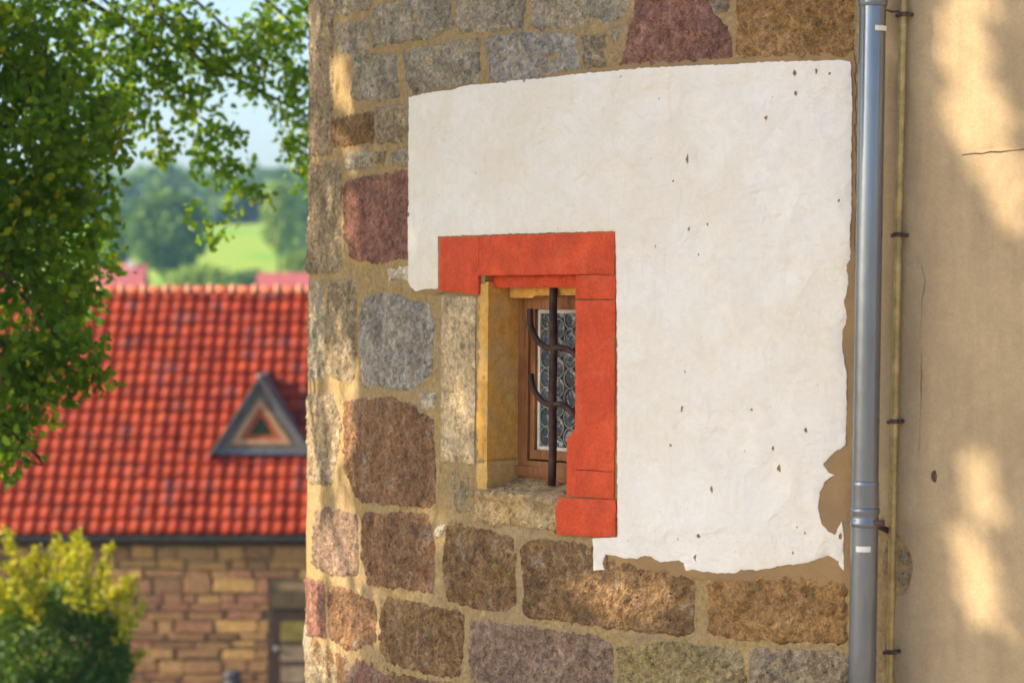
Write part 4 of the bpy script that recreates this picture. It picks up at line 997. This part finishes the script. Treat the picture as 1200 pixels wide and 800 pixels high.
# --- golden-tipped shrub at the lower left
SY = 24.0; sc_ = at(60, 772, SY); sg = ground(sc_.x, SY)
shrub = empty('golden_shrub', (sc_.x, SY, sg), 'rounded green shrub with bright yellow upright shoots before the stone house', 'shrub')
rx = 0.80; v = RNG.normal(size=(15000, 3)); v /= np.linalg.norm(v, axis=1)[:, None]; v *= RNG.uniform(.35, 1.0, (15000, 1)) ** .35
bump_ = np.array([mnoise.noise(Vector(p * 3.1)) for p in v]); P = np.array(sc_) + v * (1 + 0.16 * bump_[:, None]) * np.array([rx, rx, 0.80]); P = P[P[:, 2] > sg]
low = RNG.normal(size=(7000, 3)); low /= np.linalg.norm(low, axis=1)[:, None]; low *= RNG.uniform(.6, 1, (7000, 1)); low = np.array(sc_) + np.array([0, 0, -.95]) + low * np.array([.95, .9, 1.0]); low = low[low[:, 2] > sg]
leaves('foliage', np.concatenate([P, low]), 0.058, M['leafdense'], LEAF_OVAL, shrub, droop=-0.2)
sh = []; stems = []
SHOOT = [(8,622,38,120),(12,660,20,60),(32,655,36,110),(42,640,40,100),(55,650,40,100),(68,628,62,110),(78,640,70,110),(93,624,82,110),(88,655,84,100),(103,640,96,105),(128,640,118,90),(120,662,112,70),(148,680,136,80),(157,675,140,70),(168,706,138,60),(155,728,132,46),(170,762,140,34),(135,690,122,50),(24,690,26,40),(100,688,100,40),(2,680,6,50),(-12,640,4,90),(-30,660,-10,90)]
for x, y, bx, ln in SHOOT:
    Y = SY + (random.choice([random.uniform(-.85, -.6), random.uniform(-.2, .3)]) if x < 125 else random.uniform(-.5, .1)); ln = ln * 0.80; tip = at(x, y, Y); bs = at(bx, y + ln, Y); stems.append(tube([bs, bs.lerp(tip, .5) + Vector((random.uniform(-.03, .03), 0, 0)), tip], [0.008, 0.006, 0.003], 5))
    nlv = int(ln * 2.1)
    for k in range(nlv):
        t = random.random() ** 0.8; p = bs.lerp(tip, t); w = 0.042 * (1.15 - t * .6); sh.append((p.x + random.gauss(0, w), p.y + random.gauss(0, w), p.z + random.gauss(0, .02)))
leaves('yellow_shoots', sh, 0.058, M['leafyellow'], LEAF_OVAL, shrub, droop=-0.5)
for vv, ff in stems: mesh('stem', vv, ff, M['bark'], shrub)
tubeobj('trunk', [(sc_.x, SY, sg - .1), (sc_.x, SY, sc_.z)], [0.09, 0.05], M['bark'], shrub, 8)

# --- trees and bushes down in the valley
def far_tree(name, x, y, rxp, ryp, Y, mat, label, cat, n=900, leafs=0.5):
    c = at(x, y, Y); g = ground(c.x, Y); rx_ = rxp / FPX * Y; ry_ = ryp / FPX * Y
    g = min(g, c.z - ry_ * 0.6)
    e = empty(name, (c.x, Y, g), label, cat, 'trees and bushes on the far slope')
    v = RNG.normal(size=(n, 3)); v /= np.linalg.norm(v, axis=1)[:, None]; v *= RNG.uniform(.4, 1.0, (n, 1)) ** .4
    b = np.array([mnoise.noise(Vector(p * 2.6) + c) for p in v]); P = np.array(c) + v * (1 + .30 * b[:, None]) * np.array([rx_, rx_, ry_])
    leaves('crown', P, leafs, mat, LEAF_OVAL, e, droop=-.1)
    tubeobj('trunk', [(c.x, Y, g - 1.0), (c.x, Y, c.z)], [rx_ * .10, rx_ * .05], M['bark'], e, 7)
far_tree('broad_tree', 196, 272, 46, 50, 260, M['leaffar'], 'broad dark green tree on the far slope above the red roof', 'tree', 2600, 0.75)
far_tree('slim_tree', 327, 252, 20, 42, 300, M['leaffarpale'], 'slim pale green tree beside the bright field, close to the tower edge', 'tree', 1000, 0.8)
far_tree('hedge_bush', 234, 325, 40, 12, 230, M['leaffarpale'], 'pale green bush behind the middle of the roof ridge', 'bush', 900, 0.6)
far_tree('dark_bush', 292, 328, 20, 8, 235, M['leaffar'], 'dark low bush between the pale bush and the red far roof', 'bush', 500, 0.6)
far_tree('slope_bush', 350, 308, 18, 13, 250, M['leaffarpale'], 'pale bush rising above the long pinkish far roof', 'bush', 700, 0.6)
far_tree('shade_tree', 355, 270, 26, 46, 330, M['leaffar'], 'dark tree at the field edge partly hidden by the tower', 'tree', 1200, 0.8)
far_tree('valley_tree', 132, 285, 26, 40, 290, M['leaffar'], 'dark tree half hidden by the oak boughs on the far slope', 'tree', 1200, 0.8)
# far houses
def far_house(x0, x1, ytop, yeave, Y, label):
    a = (x0 - 600) / FPX * Y; b = (x1 - 600) / FPX * Y; zt = (HOR - ytop) / FPX * Y; ze = (HOR - yeave) / FPX * Y; dp = (zt - ze) * 1.1
    g = min(ground((a + b) / 2, Y), ze - 2.4)
    e = empty('far_house', ((a + b) / 2, Y + dp, g), label, 'house', 'houses down in the valley')
    box('wall', (a + .3, b - .3), (Y + .3, Y + 2 * dp - .3), (g, ze + .1), M['farwall'], e, 0)
    mesh('roof', [(a, Y, ze), (b, Y, ze), (b, Y + dp, zt), (a, Y + dp, zt), (a, Y + 2 * dp, ze), (b, Y + 2 * dp, ze)], [(0, 1, 2, 3), (3, 2, 5, 4), (0, 3, 4), (1, 5, 2)], M['farroof'], e, False)
    box('chimney', (a + (b - a) * .62, a + (b - a) * .62 + .6), (Y + dp - .3, Y + dp + .3), (zt - .5, zt + .25), M['farwall'], e, 0)
far_house(298, 420, 319, 352, 150, 'far house with long pinkish red roof beside the tower edge')
far_house(104, 166, 309, 345, 170, 'far house with pale pink roof peeping between oak boughs')
# woodland that clothes the far ridge, one mass
WP = []
for k in range(2600):
    Y = RNG.uniform(455, 1060); x = RNG.uniform(-0.45, 0.12) * Y; g = ground(x, Y); hgt = RNG.uniform(6, 13); r = hgt * .36
    v = RNG.normal(size=(26, 3)); v /= np.linalg.norm(v, axis=1)[:, None]; v *= RNG.uniform(.5, 1, (26, 1)); WP.append(np.array([x, Y, g + hgt * .55]) + v * np.array([r, r, hgt * .5]))
WP = np.concatenate(WP)
tag(leaves('woodland', WP, 2.6, M['leaffar'], LEAF_QUAD, None, droop=-.2), 'dark woodland covering the hazy far ridge', 'woodland', kind='stuff')

# ================================================================== HAZE
hz = NT('haze_air'); hz.t.nodes.remove(hz.b)
pv = hz.t.nodes.new('ShaderNodeVolumePrincipled'); pv.inputs['Color'].default_value = (0.34, 0.60, 1.0, 1); pv.inputs['Density'].default_value = 0.0004; pv.inputs['Anisotropy'].default_value = 0.2
hz.t.links.new(pv.outputs[0], hz.out.inputs['Volume'])
o = box('haze', (-1540, 1540), (-330, 1540), (-18, 62), hz.m, None, 0); tag(o, 'pale blue haze in the valley air', 'haze', kind='stuff')
